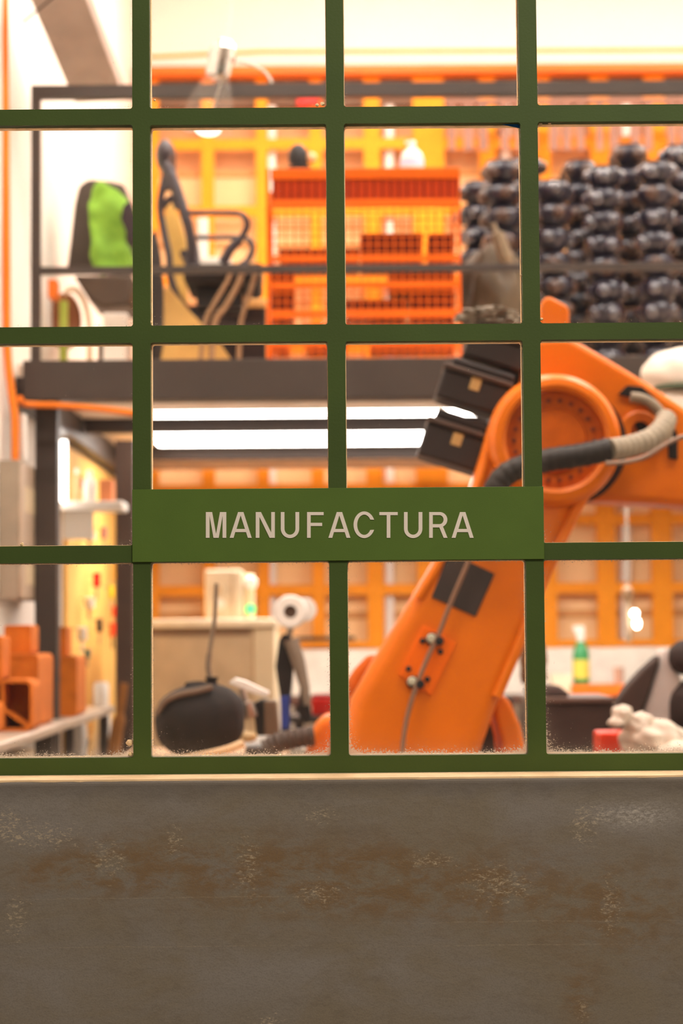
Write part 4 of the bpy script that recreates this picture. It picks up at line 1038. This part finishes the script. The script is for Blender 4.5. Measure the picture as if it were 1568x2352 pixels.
# link arm
arm = [(742, 1840), (770, 1740), (798, 1650), (806, 1608), (850, 1530), (920, 1418), (990, 1300), (1046, 1205), (1085, 1110), (1107, 1040), (1125, 975), (1150, 925), (1190, 882), (1240, 862), (1290, 862), (1340, 880), (1385, 920), (1412, 975), (1414, 1030), (1395, 1078), (1352, 1122), (1322, 1170), (1300, 1235), (1262, 1325), (1222, 1430), (1185, 1520), (1150, 1600), (1110, 1710), (1072, 1830), (1030, 1900), (900, 1960), (790, 1930)]
b = MB(); b.pprism(arm, rd-0.10, rd+0.14)
la = b.build('link_arm', M_ROBOT, RB, bevel=0.045, seg=6)
# groove like raised edge on the right side of the link
b = MB(); b.tube(smooth_pts([P(x, y, rd-0.095) for x, y in ((1385, 1085), (1335, 1150), (1290, 1240), (1245, 1340), (1208, 1440), (1170, 1530), (1140, 1600))], 6), 0.016, 10)
b.build('edge_rib', M_ROBOT, RB)
b = MB(); b.tube(smooth_pts([P(x, y, rd-0.095) for x, y in ((1180, 905), (1140, 965), (1122, 1030), (1105, 1100), (1070, 1180), (1020, 1275), (960, 1375))], 6), 0.014, 10)
b.build('edge_rib', M_ROBOT, RB)
# elbow: ring, recessed disc, bolt circle
EX, EY = 1272, 1012
b = MB(); disc_at(b, EX, EY, rd-0.10, [(112, 0.0), (112, 0.045), (122, 0.055), (136, 0.05), (147, 0.03), (152, 0.0)], 56)
b.build('elbow_ring', M_ROBOT, RB)
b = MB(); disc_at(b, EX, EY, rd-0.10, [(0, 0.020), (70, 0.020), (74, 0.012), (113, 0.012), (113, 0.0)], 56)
b.build('elbow_disc', M_ROBOT_SHADE, RB)
for k in range(22):
    a_ = 2*PI*k/22; r_ = 92
    b = MB(); disc_at(b, EX+r_*math.cos(a_), EY+r_*math.sin(a_), rd-0.112, [(5.0, 0), (5.0, 0.008), (0, 0.009)], 8)
    b.build('bolt', mat('rust_bolt', (120, 50, 14), 0.6), RB)
b = MB(); disc_at(b, 1300, EY+10, rd-0.03, [(128, -0.2), (140, -0.03), (140, 0.0), (0, 0.0)], 48)
for v in b.bm.verts: pass
b.build('elbow_gasket', mat('dark_rubber', (60, 32, 18), 0.7), RB)
# forearm behind the elbow, reaching out to the right
fa = [(1205, 800), (1240, 775), (1300, 772), (1322, 780), (1392, 820), (1478, 872), (1568, 932), (1700, 1010), (1760, 1050), (1760, 1180), (1568, 1160), (1400, 1150), (1330, 1150), (1240, 1120), (1200, 1060), (1180, 950)]
b = MB(); b.pprism(fa, rd+0.06, rd+0.30); b.build('forearm', M_ROBOT, RB, bevel=0.022, seg=4)
b = MB(); b.pprism([(1236, 790), (1240, 700), (1250, 684), (1262, 680), (1300, 700), (1308, 712), (1306, 790)], rd+0.10, rd+0.24); b.build('lifting_lug', M_ROBOT, RB, bevel=0.012, seg=3)
b = MB(); b.pprism([(1690, 1000), (1850, 1050), (1980, 1075), (1980, 1180), (1850, 1190), (1690, 1180)], rd+0.08, rd+0.28); b.build('wrist', M_ROBOT, RB, bevel=0.03, seg=3)
b = MB(); disc_at(b, 1985, 1128, rd+0.18, [(45, -0.06), (45, 0.06)], 24); b.build('flange', M_MOTOR, RB)
# lower dark red belly line and opening with conduits
b = MB(); b.pprism([(1420, 905), (1440, 885), (1475, 888), (1500, 910), (1540, 955), (1556, 1000), (1556, 1055), (1536, 1052), (1536, 1000), (1520, 960), (1490, 930), (1462, 915)], rd+0.045, rd+0.062); b.build('cable_opening', mat('opening_black', (34, 26, 20), 0.8), RB, bevel=0.002)
b = MB(); b.tube(smooth_pts([P(x, y, rd+0.02) for x, y in ((1448, 912), (1480, 918), (1510, 940), (1528, 975), (1532, 1010))], 6), 0.016, 12); b.build('inner_conduit', M_HOSE_G, RB)
b = MB(); disc_at(b, 1476, 976, rd+0.06, [(17, 0), (17, 0.004), (0, 0.0045)], 24); b.build('cable_hole', mat('opening_black', (34, 26, 20), 0.8), RB)
b = MB(); disc_at(b, 1468, 990, rd+0.06, [(48, 0), (48, 0.012), (42, 0.02), (22, 0.02), (22, 0.0)], 36); b.build('port_ring', M_ROBOT, RB)
# three black motors at the rear of the forearm
def motor(px, py, w, h, ang, d0, d1, nm_label=None, plate=True):
    c_ = P(px, py, d0); s_ = S(d0)
    a_ = math.radians(ang)
    def R(u, v): return (c_.x+(u*math.cos(a_)+v*math.sin(a_))*s_, c_.z+(-u*math.sin(a_)+v*math.cos(a_))*s_)
    b = MB(); b.prism([R(-w/2, -h/2), R(w/2, -h/2), R(w/2, h*0.32), R(-w/2, h*0.32)], d0+CAM.y, d1+CAM.y)
    mo = b.build('motor', M_MOTOR, RB, bevel=0.010, seg=3)
    b = MB(); b.prism([R(-w/2-2, h*0.33), R(w/2, h*0.33), R(w/2, h*0.46), R(-w/2-2, h*0.46)], d0-0.010+CAM.y, d1+CAM.y); b.build('motor_flange', mat('flange_umber', (84, 66, 56), 0.5), mo, bevel=0.004)
    b = MB(); b.prism([R(-w/2+14, h*0.47), R(w/2, h*0.47), R(w/2, h*0.72), R(-w/2+14, h*0.72)], d0+0.01+CAM.y, d1-0.01+CAM.y); b.build('motor_cap', M_MOTOR, mo, bevel=0.01, seg=3)
    if plate:
        b = MB(); b.prism([R(-14, -4), R(10, -4), R(10, 26), R(-14, 26)], d0-0.0025+CAM.y, d0-0.0003+CAM.y); b.build('label_plate', M_TANLABEL, mo, bevel=0.001)
    return mo
motor(1090, 893, 165, 84, 18, rd+0.02, rd+0.2)
motor(1048, 1020, 158, 96, 18, rd+0.03, rd+0.22)
motor(1140, 800, 140, 72, 18, rd+0.04, rd+0.24, plate=False)
b = MB(); b.pprism([(1150, 840), (1210, 850), (1210, 1100), (1150, 1120), (1110, 1090), (1118, 990)], rd+0.10, rd+0.22); b.build('motor_housing', M_MOTOR, RB, bevel=0.01)
# grey crumpled sleeve over the top motor
b = MB(); b.ball(P(1120, 728, rd+0.1), (0.085, 0.07, 0.030), 4, 0.45, 3.0, 3.5); 
b.ball(P(1175, 742, rd+0.1), (0.05, 0.06, 0.026), 4, 0.4, 5.0, 3.5); b.build('sleeve', mat('sleeve_grey', (122, 108, 90), 0.7, var=0.25, scale=20), RB)
# hoses
def corrugated(pts, r, amp, pitch, n=14):
    P_ = smooth_pts(pts, 26); rr = []; L_ = 0
    for i, p in enumerate(P_):
        if i: L_ += (p-P_[i-1]).length
        rr.append(r*(1+amp*math.sin(2*PI*L_/pitch)))
    return MB().tube(P_, rr, n)
hp = [(1128, 1165), (1140, 1118), (1165, 1088), (1210, 1068), (1262, 1056), (1330, 1046), (1400, 1032)]
corrugated([P(x, y, rd-0.24+0.0*i) for i, (x, y) in enumerate(hp)], 0.034, 0.022, 0.026).build('black_hose', mat('hose_black', (44, 36, 30), 0.55), RB)
hp2 = [(1396, 1033), (1440, 1026), (1490, 1010), (1520, 985), (1530, 962)]
corrugated([P(x, y, rd-0.24+0.05*i) for i, (x, y) in enumerate(hp2)], 0.032, 0.03, 0.025).build('grey_hose', M_HOSE_G, RB)
b = MB(); b.tube(smooth_pts([P(1118, 1240, rd-0.05), P(1124, 1200, rd-0.15), P(1130, 1160, rd-0.22)], 6), 0.03, 12); b.build('hose_end', M_BLACK, RB)
MB().tube(smooth_pts([P(x, y, rd-0.29) for x, y in ((1390, 1064), (1430, 1062), (1480, 1050), (1530, 1020), (1580, 1000), (1700, 980))], 6), 0.0062, 8).build('thin_cable', mat('cable_taupe', (150, 120, 100), 0.5), RB)
# plates on the link arm
b = MB(); b.pprism([(1031, 1268), (1136, 1318), (1092, 1417), (990, 1372)], rd-0.106, rd-0.1005); b.build('black_plate', mat('plate_umber', (62, 48, 42), 0.5), RB, bevel=0.003)
b = MB(); b.pprism([(972, 1436), (1046, 1478), (990, 1597), (916, 1550)], rd-0.112, rd-0.1005); b.build('mounting_plate', M_ROBOT_PLATE, RB, bevel=0.002)
for x, y in ((970, 1472), (1011, 1497), (938, 1536), (981, 1560)):
    b = MB(); disc_at(b, x, y, rd-0.112, [(6.5, 0), (6.5, 0.007), (4, 0.009), (0, 0.009)], 12); b.build('plate_bolt', M_BLACK, RB)
for x, y in ((992, 1468), (948, 1567)):
    b = MB(); disc_at(b, x, y, rd-0.112, [(15, 0), (15, 0.012), (0, 0.013)], 20); disc_at(b, x+16, y+4, rd-0.112, [(10, 0), (10, 0.03), (0, 0.032)], 16); cm = b.build('cable_clamp', M_BLACK, RB)
    b = MB(); disc_at(b, x-2, y-2, rd-0.125, [(10.5, 0), (10.5, 0.008), (7, 0.014), (0, 0.015)], 20); b.build('clamp_cap', mat('cap_silver', (190, 184, 160), 0.35), cm)
MB().tube(smooth_pts([P(x, y, rd-0.135) for x, y in ((1120, 1200), (1100, 1240), (1078, 1285), (1052, 1345), (1028, 1402), (1006, 1460), (984, 1505), (962, 1560), (944, 1612), (930, 1672), (923, 1740), (920, 1850))], 6), 0.0072, 10).build('signal_cable', mat('signal_cable_taupe', (138, 100, 78), 0.5), RB)
corrugated([P(x, y, rd+0.12) for x, y in ((608, 1722), (640, 1706), (680, 1696), (722, 1690))], 0.030, 0.07, 0.020).build('base_hose', mat('hose_umber', (72, 56, 46), 0.6), RB)

# ============================================================ LOW LEFT: table, black bag, vice, reel stand, cabinet
td = 6.0
tbl = thing('work_table', 'wooden topped work table under the black bag, left of the robot', 'table', (-0.42, td+CAM.y+0.2, 0))
tz = 1.0
MB().box((-0.72, 2.35, tz-0.03), (-0.175, 3.75, tz)).build('top', mat('table_wood', (190, 150, 110), 0.6), tbl, bevel=0.004)
for xx in (-0.70, -0.215):
    for yy in (2.38, 3.70): MB().box((xx, yy, 0), (xx+0.035, yy+0.035, tz-0.0305)).build('leg', M_DARK, tbl)
bd = 6.2
bag = thing('black_bag', 'round black bag with a knotted top and grey cord, below the cream cabinet', 'bag', (P(458, 1735, bd).x, bd+CAM.y, tz+0.001))
c_ = P(458, 1655, bd)
b = MB(); b.ball((0, 0, 0), 1.0, 4, 0.06, 1.3, 1.5)
for v in b.bm.verts:
    q = Vector([math.copysign(abs(t)**0.82, t) for t in v.co])
    v.co = Vector((q.x*103*S(bd), q.y*0.12, q.z*82*S(bd)))+c_
for v in b.bm.verts:
    if v.co.z > c_.z: v.co.x += (v.co.z-c_.z)*0.12
    v.co.z = max(v.co.z, tz+0.002)
b.build('body', M_SOFT_BLACK, bag)
b = MB(); b.tube(smooth_pts([P(360, 1640, bd-0.09), P(378, 1612, bd-0.095), P(410, 1596, bd-0.1), P(450, 1588, bd-0.1), P(486, 1578, bd-0.08)], 6), 0.010, 8); b.build('piping', mat('piping_taupe', (104, 84, 68), 0.7), bag)
b = MB(); b.lathe([(0.035, 0), (0.022, 0.018), (0.016, 0.03), (0.022, 0.045)], P(486, 1588, bd)); b.ball(P(452, 1572, bd), (0.04, 0.02, 0.012), 2, 0.3, 1); b.build('knot', M_SOFT_BLACK, bag)
MB().tube(smooth_pts([P(484, 1565, bd), P(478, 1530, bd), P(484, 1480, bd), P(492, 1430, bd), P(494, 1400, bd), P(497, 1340, bd)], 6), [0.009]*10+[0.007]*21, 8).build('cord', mat('cord_taupe', (120, 104, 86), 0.6), bag)
# vice
vd = 6.45
vi = thing('bench_vice', 'grey bench vice on the table right of the black bag', 'vice', (P(600, 1720, vd).x, vd+CAM.y, tz+0.001))
b = MB().box((P(565, 1700, vd).x, vd-0.08+CAM.y, tz+0.001), (P(640, 1700, vd).x, vd+0.08+CAM.y, tz+0.03)); b.build('base', M_DARK, vi, bevel=0.006)
b = MB(); b.pprism([(588, 1690), (582, 1616), (600, 1606), (616, 1608), (622, 1690)], vd-0.06, vd+0.06); b.build('jaw', M_BLACK, vi, bevel=0.006)
b = MB(); b.pprism([(606, 1690), (606, 1608), (634, 1610), (640, 1690)], vd-0.07, vd+0.05); b.build('jaw', mat('vice_taupe', (112, 92, 74), 0.5, metal=0.3), vi, bevel=0.006)
b = MB(); b.lathe([(0.022, 0), (0.026, 0.01), (0.026, 0.05), (0.012, 0.055), (0.012, 0.10)], P(575, 1650, vd-0.09), (-0.3, 0, 1), 16); b.build('spindle', M_STEEL, vi)
b = MB(); b.ball(P(568, 1692, vd-0.12), (0.032, 0.02, 0.018), 3, 0.2, 1); b.build('handle_knob', mat('brass_tone', (196, 166, 116), 0.4), vi)
tag(MB().pprism([(524, 1568), (540, 1558), (562, 1564), (618, 1590), (614, 1602), (590, 1596), (545, 1578)], vd-0.03, vd+0.04).build('white_tray', M_WP, bevel=0.003), 'white tilted tray resting on the vice jaws', 'tray')
tag(MB().tube(smooth_pts([P(370, 1752, 5.9), P(450, 1738, 5.85), P(520, 1722, 5.8), P(560, 1706, 5.8)], 6), 0.012, 10).build('wood_stick', mat('beech', (214, 178, 138), 0.6)), 'pale wooden stick lying in front of the black bag', 'stick')
# rear bench with reel stand
bd2 = 7.6
b2 = thing('rear_table', 'grey table behind the work table, carrying the reel stand', 'table', (-0.2, bd2+CAM.y, 0))
MB().box((-0.62, 4.05, 0.945), (0.1, 5.1, 0.975)).build('top', M_GREY, b2, bevel=0.004)
for xx in (-0.60, 0.05):
    for yy in (4.08, 5.03): MB().box((xx, yy, 0), (xx+0.035, yy+0.035, 0.9445)).build('leg', M_DARK, b2)
rs = thing('reel_stand', 'black jointed stand holding a white ring shaped reel', 'stand', (P(665, 1700, 7.4).x, 7.4+CAM.y, 0.976))
rdp = 7.4
def RS(x, y, o=0.0): return P(x, y, rdp+o)
a_ = RS(660, 1700); MB().lathe([(0.075, 0), (0.075, 0.012), (0.03, 0.02), (0.02, 0.03)], (a_.x, a_.y, 0.9765)).build('foot', M_BLACK, rs)
b = MB(); b.pprism([(636, 1560), (632, 1530), (640, 1470), (650, 1455), (668, 1460), (676, 1500), (672, 1560), (666, 1620), (668, 1700), (644, 1700), (646, 1620)], rdp-0.02, rdp+0.03); b.build('upright', M_BLACK, rs, bevel=0.006)
b = MB(); b.tube([RS(668, 1468, -0.05), RS(685, 1520, -0.05), RS(700, 1580, -0.05), RS(705, 1620, -0.05)], [0.028, 0.026, 0.018, 0.014], 12); b.build('lever', mat('lever_grey', (128, 112, 96), 0.45), rs)
b = MB(); b.pprism([(690, 1560), (702, 1560), (716, 1650), (704, 1665), (684, 1640)], rdp-0.02, rdp+0.04); b.build('strut', M_BLACK, rs, bevel=0.005)
b = MB(); b.pprism([(643, 1600), (664, 1598), (664, 1672), (646, 1676)], rdp-0.045, rdp-0.022); b.build('blue_clip', M_BLUE, rs, bevel=0.004)
s7 = S(rdp)
b = MB(); b.lathe([(15*s7, -0.03), (34*s7, -0.03), (38*s7, -0.02), (38*s7, 0.02), (34*s7, 0.03), (15*s7, 0.03), (15*s7, -0.03)], RS(667, 1405, -0.05), (0, -1, 0), 40); b.build('reel', M_WP, rs)
b = MB(); b.lathe([(0, -0.028), (14.5*s7, -0.028), (14.5*s7, 0.022), (0, 0.022)], RS(667, 1405, -0.05), (0, -1, 0), 24); b.build('hub', mat('hub_brown', (70, 50, 34), 0.6), rs)
b = MB(); b.lathe([(0, -0.03), (28*s7, -0.03), (28*s7, 0.03), (0, 0.034)], RS(698, 1400, 0.06), (0.1, -1, 0), 30); b.build('rear_reel', M_WP, rs)
MB().tube([RS(667, 1440, 0.0), RS(662, 1470, 0.0)], 0.012, 10).build('reel_neck', M_GREY, rs)
MB().tube([RS(667, 1405, -0.02), RS(690, 1401, 0.04), RS(667, 1445, 0.0)], 0.01, 8).build('reel_axle', M_GREY, rs)

# cream cabinet
cd = 10.0
cb = thing('cream_cabinet', 'cream metal cabinet with a vent strip, below the orange back window', 'cabinet', (P(470, 1600, cd).x, cd+0.3+CAM.y, 0))
xa, xb_, xm = P(300, 1500, cd).x, P(632, 1500, cd).x, P(582, 1500, cd).x
zt_ = P(450, 1422, cd).z
MB().box((xa, cd+CAM.y, 0), (xm, cd+0.55+CAM.y, zt_-0.0465)).build('body', mat('cabinet_face', (204, 178, 142), 0.55), cb, bevel=0.006)
MB().box((xm+0.001, cd-0.01+CAM.y, 0), (xb_, cd+0.55+CAM.y, zt_-0.0465)).build('side_panel', M_CREAM, cb, bevel=0.006)
MB().box((xa, cd-0.03+CAM.y, zt_-0.045), (xb_+0.01, cd+0.56+CAM.y, zt_)).build('top', mat('top_cream', (246, 226, 192), 0.5), cb, bevel=0.008)
b = MB()
x = xa+0.01
while x < xm-0.02:
    b.box((x, cd-0.004+CAM.y, zt_-0.090), (x+0.006, cd-0.0005+CAM.y, zt_-0.052)); x += 0.012
b.build('vent_strip', mat('vent_umber', (140, 104, 78), 0.6), cb, smooth=False)
# control box on cabinet
kb = thing('control_box', 'pale control box with white knob and green light, standing on the cream cabinet', 'control box', (P(520, 1425, cd+0.15).x, cd+0.22+CAM.y, zt_+0.001))
a_ = P(470, 1425, cd+0.15); c_ = P(556, 1308, cd+0.15)
MB().box((a_.x, cd+0.15+CAM.y, zt_+0.001), (c_.x, cd+0.33+CAM.y, c_.z)).build('body', mat('control_cream', (196, 176, 148), 0.55), kb, bevel=0.012, seg=3)
MB().box((c_.x-0.055, cd+0.144+CAM.y, zt_+0.02), (c_.x-0.05, cd+0.1495+CAM.y, c_.z-0.01)).build('door_gap', mat('gap_taupe', (160, 128, 96), 0.6), kb)
a2 = P(558, 1425, cd+0.15); c2 = P(582, 1318, cd+0.15)
MB().box((c_.x+0.001, cd+0.20+CAM.y, zt_+0.001), (c2.x, cd+0.30+CAM.y, c2.z)).build('side_unit', M_CREAM, kb, bevel=0.01)
s10 = S(cd+0.2)
MB().lathe([(15*s10, 0), (15*s10, 0.02), (12*s10, 0.03), (0, 0.03)], P(576, 1339, cd+0.199), (0, -1, 0), 24).build('white_knob', M_WP, kb)
MB().lathe([(11*s10, 0), (11*s10, 0.014), (7*s10, 0.02), (0, 0.021)], P(575, 1399, cd+0.199), (0, -1, 0), 20).build('green_light', M_GLED, kb)
MB().lathe([(13*s10, 0), (11*s10, 0.012), (0, 0.014)], P(503, 1388, cd+0.149), (0, -1, 0), 20).build('dial', M_LGREY, kb)
MB().lathe([(11*s10, 0), (9*s10, 0.012), (0, 0.014)], P(500, 1352, cd+0.149), (0, -1, 0), 20).build('dial', mat('dial_taupe', (190, 160, 124), 0.5), kb)

# ============================================================ BACK BENCH ALONG THE WALL
bbz = P(784, 1605, 11.6).z
bb = thing('back_bench', 'long dark bench along the back wall with a white splashboard', 'bench', (0.9, 11.9+CAM.y, 0))
MB().box((-0.30, 11.6+CAM.y, bbz-0.04), (2.6, 12.28+CAM.y, bbz)).build('top', mat('bench_umber', (84, 52, 40), 0.6), bb, bevel=0.004)
MB().box((-0.30, 12.30+CAM.y, bbz-0.04), (2.6, 12.32+CAM.y, P(784, 1492, 12.3).z)).build('splashboard', mat('splash_white', (250, 240, 226), 0.6), bb)
for xx in (-0.27, 1.2, 2.5): MB().box((xx, 11.65+CAM.y, 0), (xx+0.05, 12.25+CAM.y, bbz-0.0405)).build('leg', M_DARK, bb)
MB().box((-0.28, 12.322+CAM.y, P(784, 1470, 12.3).z-0.004), (0.1, 12.35+CAM.y, P(784, 1462, 12.3).z)).build('back_strip', M_BLACK, bb)
# red case on bench
rcs = thing('red_toolbox', 'bright red toolbox on the back bench between the reel stand and the robot', 'toolbox', (P(745, 1640, 11.65).x, 11.7+CAM.y, bbz+0.001))
def pb_on(x0, x1, hpx, d0, d1, base): 
    a_ = P(x0, 1600, d0); c_ = P(x1, 1600, d0); return (a_.x, d0+CAM.y, base), (c_.x, d1+CAM.y, base+hpx*S(d0))
tag(MB().pbox(716, 1598, 780, 1644, 9.2, 9.4).build('tmp_red', M_RED, bevel=0.01), None, None)
o = bpy.data.objects['tmp_red']; o.parent = rcs; o.name = 'case'; o.location = o.location-Vector(rcs.location)
rcs.location = (0, 0, 0); o.location = (0, 0, 0)
bpy.data.objects.remove(o); 
rtz = P(745, 1643, 9.2).z
rcs.location = (P(750, 1640, 9.3).x, 9.3+CAM.y, rtz); WL[rcs.name] = Vector(rcs.location)
a_, c_ = P(716, 1643, 9.2), P(784, 1604, 9.2)
MB().box((a_.x, 9.2+CAM.y, rtz), (c_.x, 9.4+CAM.y, c_.z)).build('case', M_RED, rcs, bevel=0.010, seg=3)
MB().box((a_.x+0.002, 9.21+CAM.y, c_.z+0.0005), (c_.x-0.002, 9.39+CAM.y, P(745, 1596, 9.2).z)).build('lid', mat('maroon_lid', (150, 20, 20), 0.5), rcs, bevel=0.004)
st = thing('side_table', 'dark side table under the red toolbox', 'table', (a_.x+0.1, 9.3+CAM.y, 0))
MB().box((a_.x-0.1, 9.1+CAM.y, rtz-0.031), (c_.x+0.3, 9.55+CAM.y, rtz-0.001)).build('top', M_DARK, st)
for xx in (a_.x-0.08, c_.x+0.25): MB().box((xx, 9.3+CAM.y, 0), (xx+0.04, 9.34+CAM.y, rtz-0.0315)).build('leg', M_DARK, st)
# orange block and bottle
oz0, oz1 = bbz+0.001, P(1370, 1573, 11.65).z
a_, c_ = P(1312, 1600, 11.65), P(1436, 1573, 11.65)
tag(MB().box((a_.x, 11.65+CAM.y, bbz+0.001), (c_.x, 11.95+CAM.y, c_.z)).build('orange_case', mat('case_orange', (250, 120, 20), 0.5), bevel=0.006), 'flat orange case on the back bench under the green bottle', 'case')
gbt = thing('green_bottle', 'green and yellow labelled spray bottle on the flat orange case', 'bottle', (P(1337, 1570, 11.75).x, 11.8+CAM.y, c_.z+0.001))
g0 = Vector(gbt.location); sgb = S(11.8)
MB().lathe([(17*sgb, 0), (19*sgb, 4*sgb), (19*sgb, 70*sgb), (12*sgb, 92*sgb), (8*sgb, 98*sgb)], g0).build('body', M_BOTTLE_G, gbt)
MB().lathe([(19.4*sgb, 14*sgb), (19.4*sgb, 56*sgb)], g0).build('label', M_LABEL_Y, gbt)
MB().lathe([(9*sgb, 98.3*sgb), (10*sgb, 118*sgb), (8*sgb, 132*sgb)], g0).box((g0.x-16*sgb, g0.y-0.012, g0.z+118*sgb), (g0.x+8*sgb, g0.y+0.012, g0.z+134*sgb)).build('spray_head', M_WP, gbt)
tag(MB().pbox(1266, 1552, 1312, 1602, 11.7, 11.8).build('paper_pack', mat('paper_peach', (250, 224, 190), 0.7), bevel=0.004), 'cream paper pack on the back bench left of the green bottle', 'pack')
o = bpy.data.objects['paper_pack']; o.location.z = bbz+0.001
# cup silhouette (clear tumbler) right of bottle
tag(MB().lathe([(0.028, 0), (0.032, 0.10), (0.030, 0.10), (0.026, 0.004), (0, 0.004)], (P(1424, 1560, 11.75).x, 11.8+CAM.y, c_.z+0.001)).build('tumbler', mat('tumbler_rose', (216, 176, 150), 0.3, alpha=0.7)), 'pale tumbler right of the green bottle on the orange case', 'tumbler')
# hanging grey tool; two glowing balls stand for its bright reflections
hl = thing('hanging_tool', 'grey hanging tool with glints made as glowing balls, at right below the robot arm', 'lamp', P(1452, 1470, 10.2))
hd = 10.2
MB().tube([P(1437, 1010, hd), P(1440, 1345, hd)], 0.006, 8).build('cord', M_GREY, hl)
MB().lathe([(0.010, 0), (0.028, -0.02), (0.03, -0.06), (0.018, -0.085)], P(1440, 1345, hd), (0, 0, 1), 20).build('socket', mat('socket_taupe', (150, 116, 84), 0.5), hl)
MB().tube([P(1440, 1380, hd), P(1443, 1475, hd)], 0.017, 10).build('body', mat('hanging_tool_grey', (170, 146, 120), 0.5), hl)
MB().ball(P(1457, 1409, hd-0.04), 0.019, 3).build('glint', M_GLINT, hl)
MB().ball(P(1462, 1432, hd-0.04), (0.018, 0.018, 0.027), 3).build('glint', M_GLINT, hl)

# ============================================================ LOW RIGHT
rt = thing('right_table', 'dark table at lower right carrying crates and white cloth', 'table', (1.15, 6.8+CAM.y, 0))
rtz_ = P(1400, 1764, 6.2).z
MB().box((0.62, 6.2+CAM.y, rtz_-0.03), (1.75, 7.7+CAM.y, rtz_)).build('top', M_DARK, rt, bevel=0.004)
for xx in (0.65, 1.68):
    for yy in (6.25, 7.6): MB().box((xx, yy+CAM.y, 0), (xx+0.04, yy+0.04+CAM.y, rtz_-0.0305)).build('leg', M_DARK, rt)
rz = rtz_+0.001
# dark crate
a_, c_ = P(1215, 1610, 7.1), P(1410, 1610, 7.1)
dc = thing('dark_case', 'large dark brown case at lower right, behind the red crate', 'case', ((a_.x+c_.x)/2, 7.25+CAM.y, rz))
MB().box((a_.x, 7.1+CAM.y, rz), (c_.x, 7.5+CAM.y, a_.z-0.012)).build('body', mat('case_espresso', (56, 36, 28), 0.5), dc, bevel=0.008)
MB().box((a_.x-0.004, 7.09+CAM.y, a_.z-0.0115), (c_.x, 7.51+CAM.y, a_.z+0.012)).build('lid', mat('lid_umber', (92, 66, 54), 0.5), dc, bevel=0.006)
b = MB(); b.pprism([(1215, 1606), (1212, 1590), (1225, 1578), (1285, 1580), (1305, 1596), (1308, 1606)], 7.12, 7.30)
tag(b.build('slate_bundle', mat('slate_cloth', (78, 62, 58), 0.8), bevel=0.01), 'folded dark slate cloth on the lid of the dark case', 'cloth')
o = bpy.data.objects['slate_bundle']; o.location.z = a_.z+0.013
b = MB(); b.ball(P(1192, 1540, 7.6), (0.05, 0.06, 0.11), 3, 0.3, 2); tag(b.build('brown_sack', mat('sack_brown', (120, 78, 44), 0.8)), 'brown sack standing between the robot and the window bar', 'sack')
o = bpy.data.objects['brown_sack']; o.location.z = P(1192, 1606, 7.2).z+0.013; o.location.x = P(1198, 1540, 7.4).x; o.location.y = 7.44+CAM.y; o.location.x = max(o.location.x, a_.x+0.05)
# red crate
b = MB()
a_, c_ = P(1378, 1735, 6.45), P(1448, 1682, 6.45)
b.box((a_.x, 6.45+CAM.y, rz), (c_.x, 6.62+CAM.y, c_.z))
tag(b.build('red_crate', M_REDOR, bevel=0.008), 'vermilion crate at lower right beside the white cloth', 'crate')
# white cloth bundle: lumpy heap draped
wc = MB()
wc.ball(P(1500, 1700, 6.35), (0.105, 0.10, 0.065), 4, 0.22, 1.2, 2.2)
wc.ball(P(1428, 1640, 6.32), (0.034, 0.04, 0.030), 4, 0.25, 2.2, 2.2)
wc.ball(P(1415, 1660, 6.30), (0.030, 0.03, 0.016), 3, 0.2, 3.2, 2.2)
wc.ball(P(1470, 1665, 6.33), (0.05, 0.05, 0.040), 4, 0.25, 4.2, 2.4)
wc.ball(P(1560, 1738, 6.2), (0.07, 0.07, 0.05), 4, 0.2, 5.2, 2.4)
wc.clampz(rz)
wo = wc.build('cloth_heap', M_CLOTH); tag(wo, 'heap of white cloth at the lower right corner of the window', 'cloth')
wo.modifiers.new('remesh', 'REMESH').voxel_size = 0.006
# black and silver folded bag above it
fd = 6.70
bb_ = thing('folded_bag', 'black bag with a silver grey middle panel behind the white cloth heap', 'bag', (P(1500, 1735, fd).x, fd+CAM.y, rz))
b = MB(); b.pprism([(1424, 1765), (1420, 1612), (1440, 1580), (1476, 1540), (1516, 1504), (1512, 1530), (1492, 1590), (1476, 1640), (1470, 1765)], fd, fd+0.12); b.clampz(rz); b.build('left_flap', mat('flap_umber', (62, 46, 38), 0.8), bb_, bevel=0.01, seg=3)
b = MB(); b.pprism([(1470, 1765), (1478, 1640), (1494, 1590), (1512, 1530), (1518, 1495), (1534, 1488), (1548, 1530), (1566, 1560), (1560, 1650), (1562, 1765)], fd+0.02, fd+0.14); b.clampz(rz); b.build('middle_panel', M_SILVER, bb_, bevel=0.012, seg=3)
b = MB(); b.ball(P(1572, 1510, fd+0.02), (0.056, 0.07, 0.060), 3, 0.12, 1.0); b.ball(P(1590, 1630, fd+0.02), (0.082, 0.08, 0.105), 3, 0.12, 2.0); b.clampz(rz); b.build('right_bulge', mat('bulge_black', (50, 38, 34), 0.8), bb_)
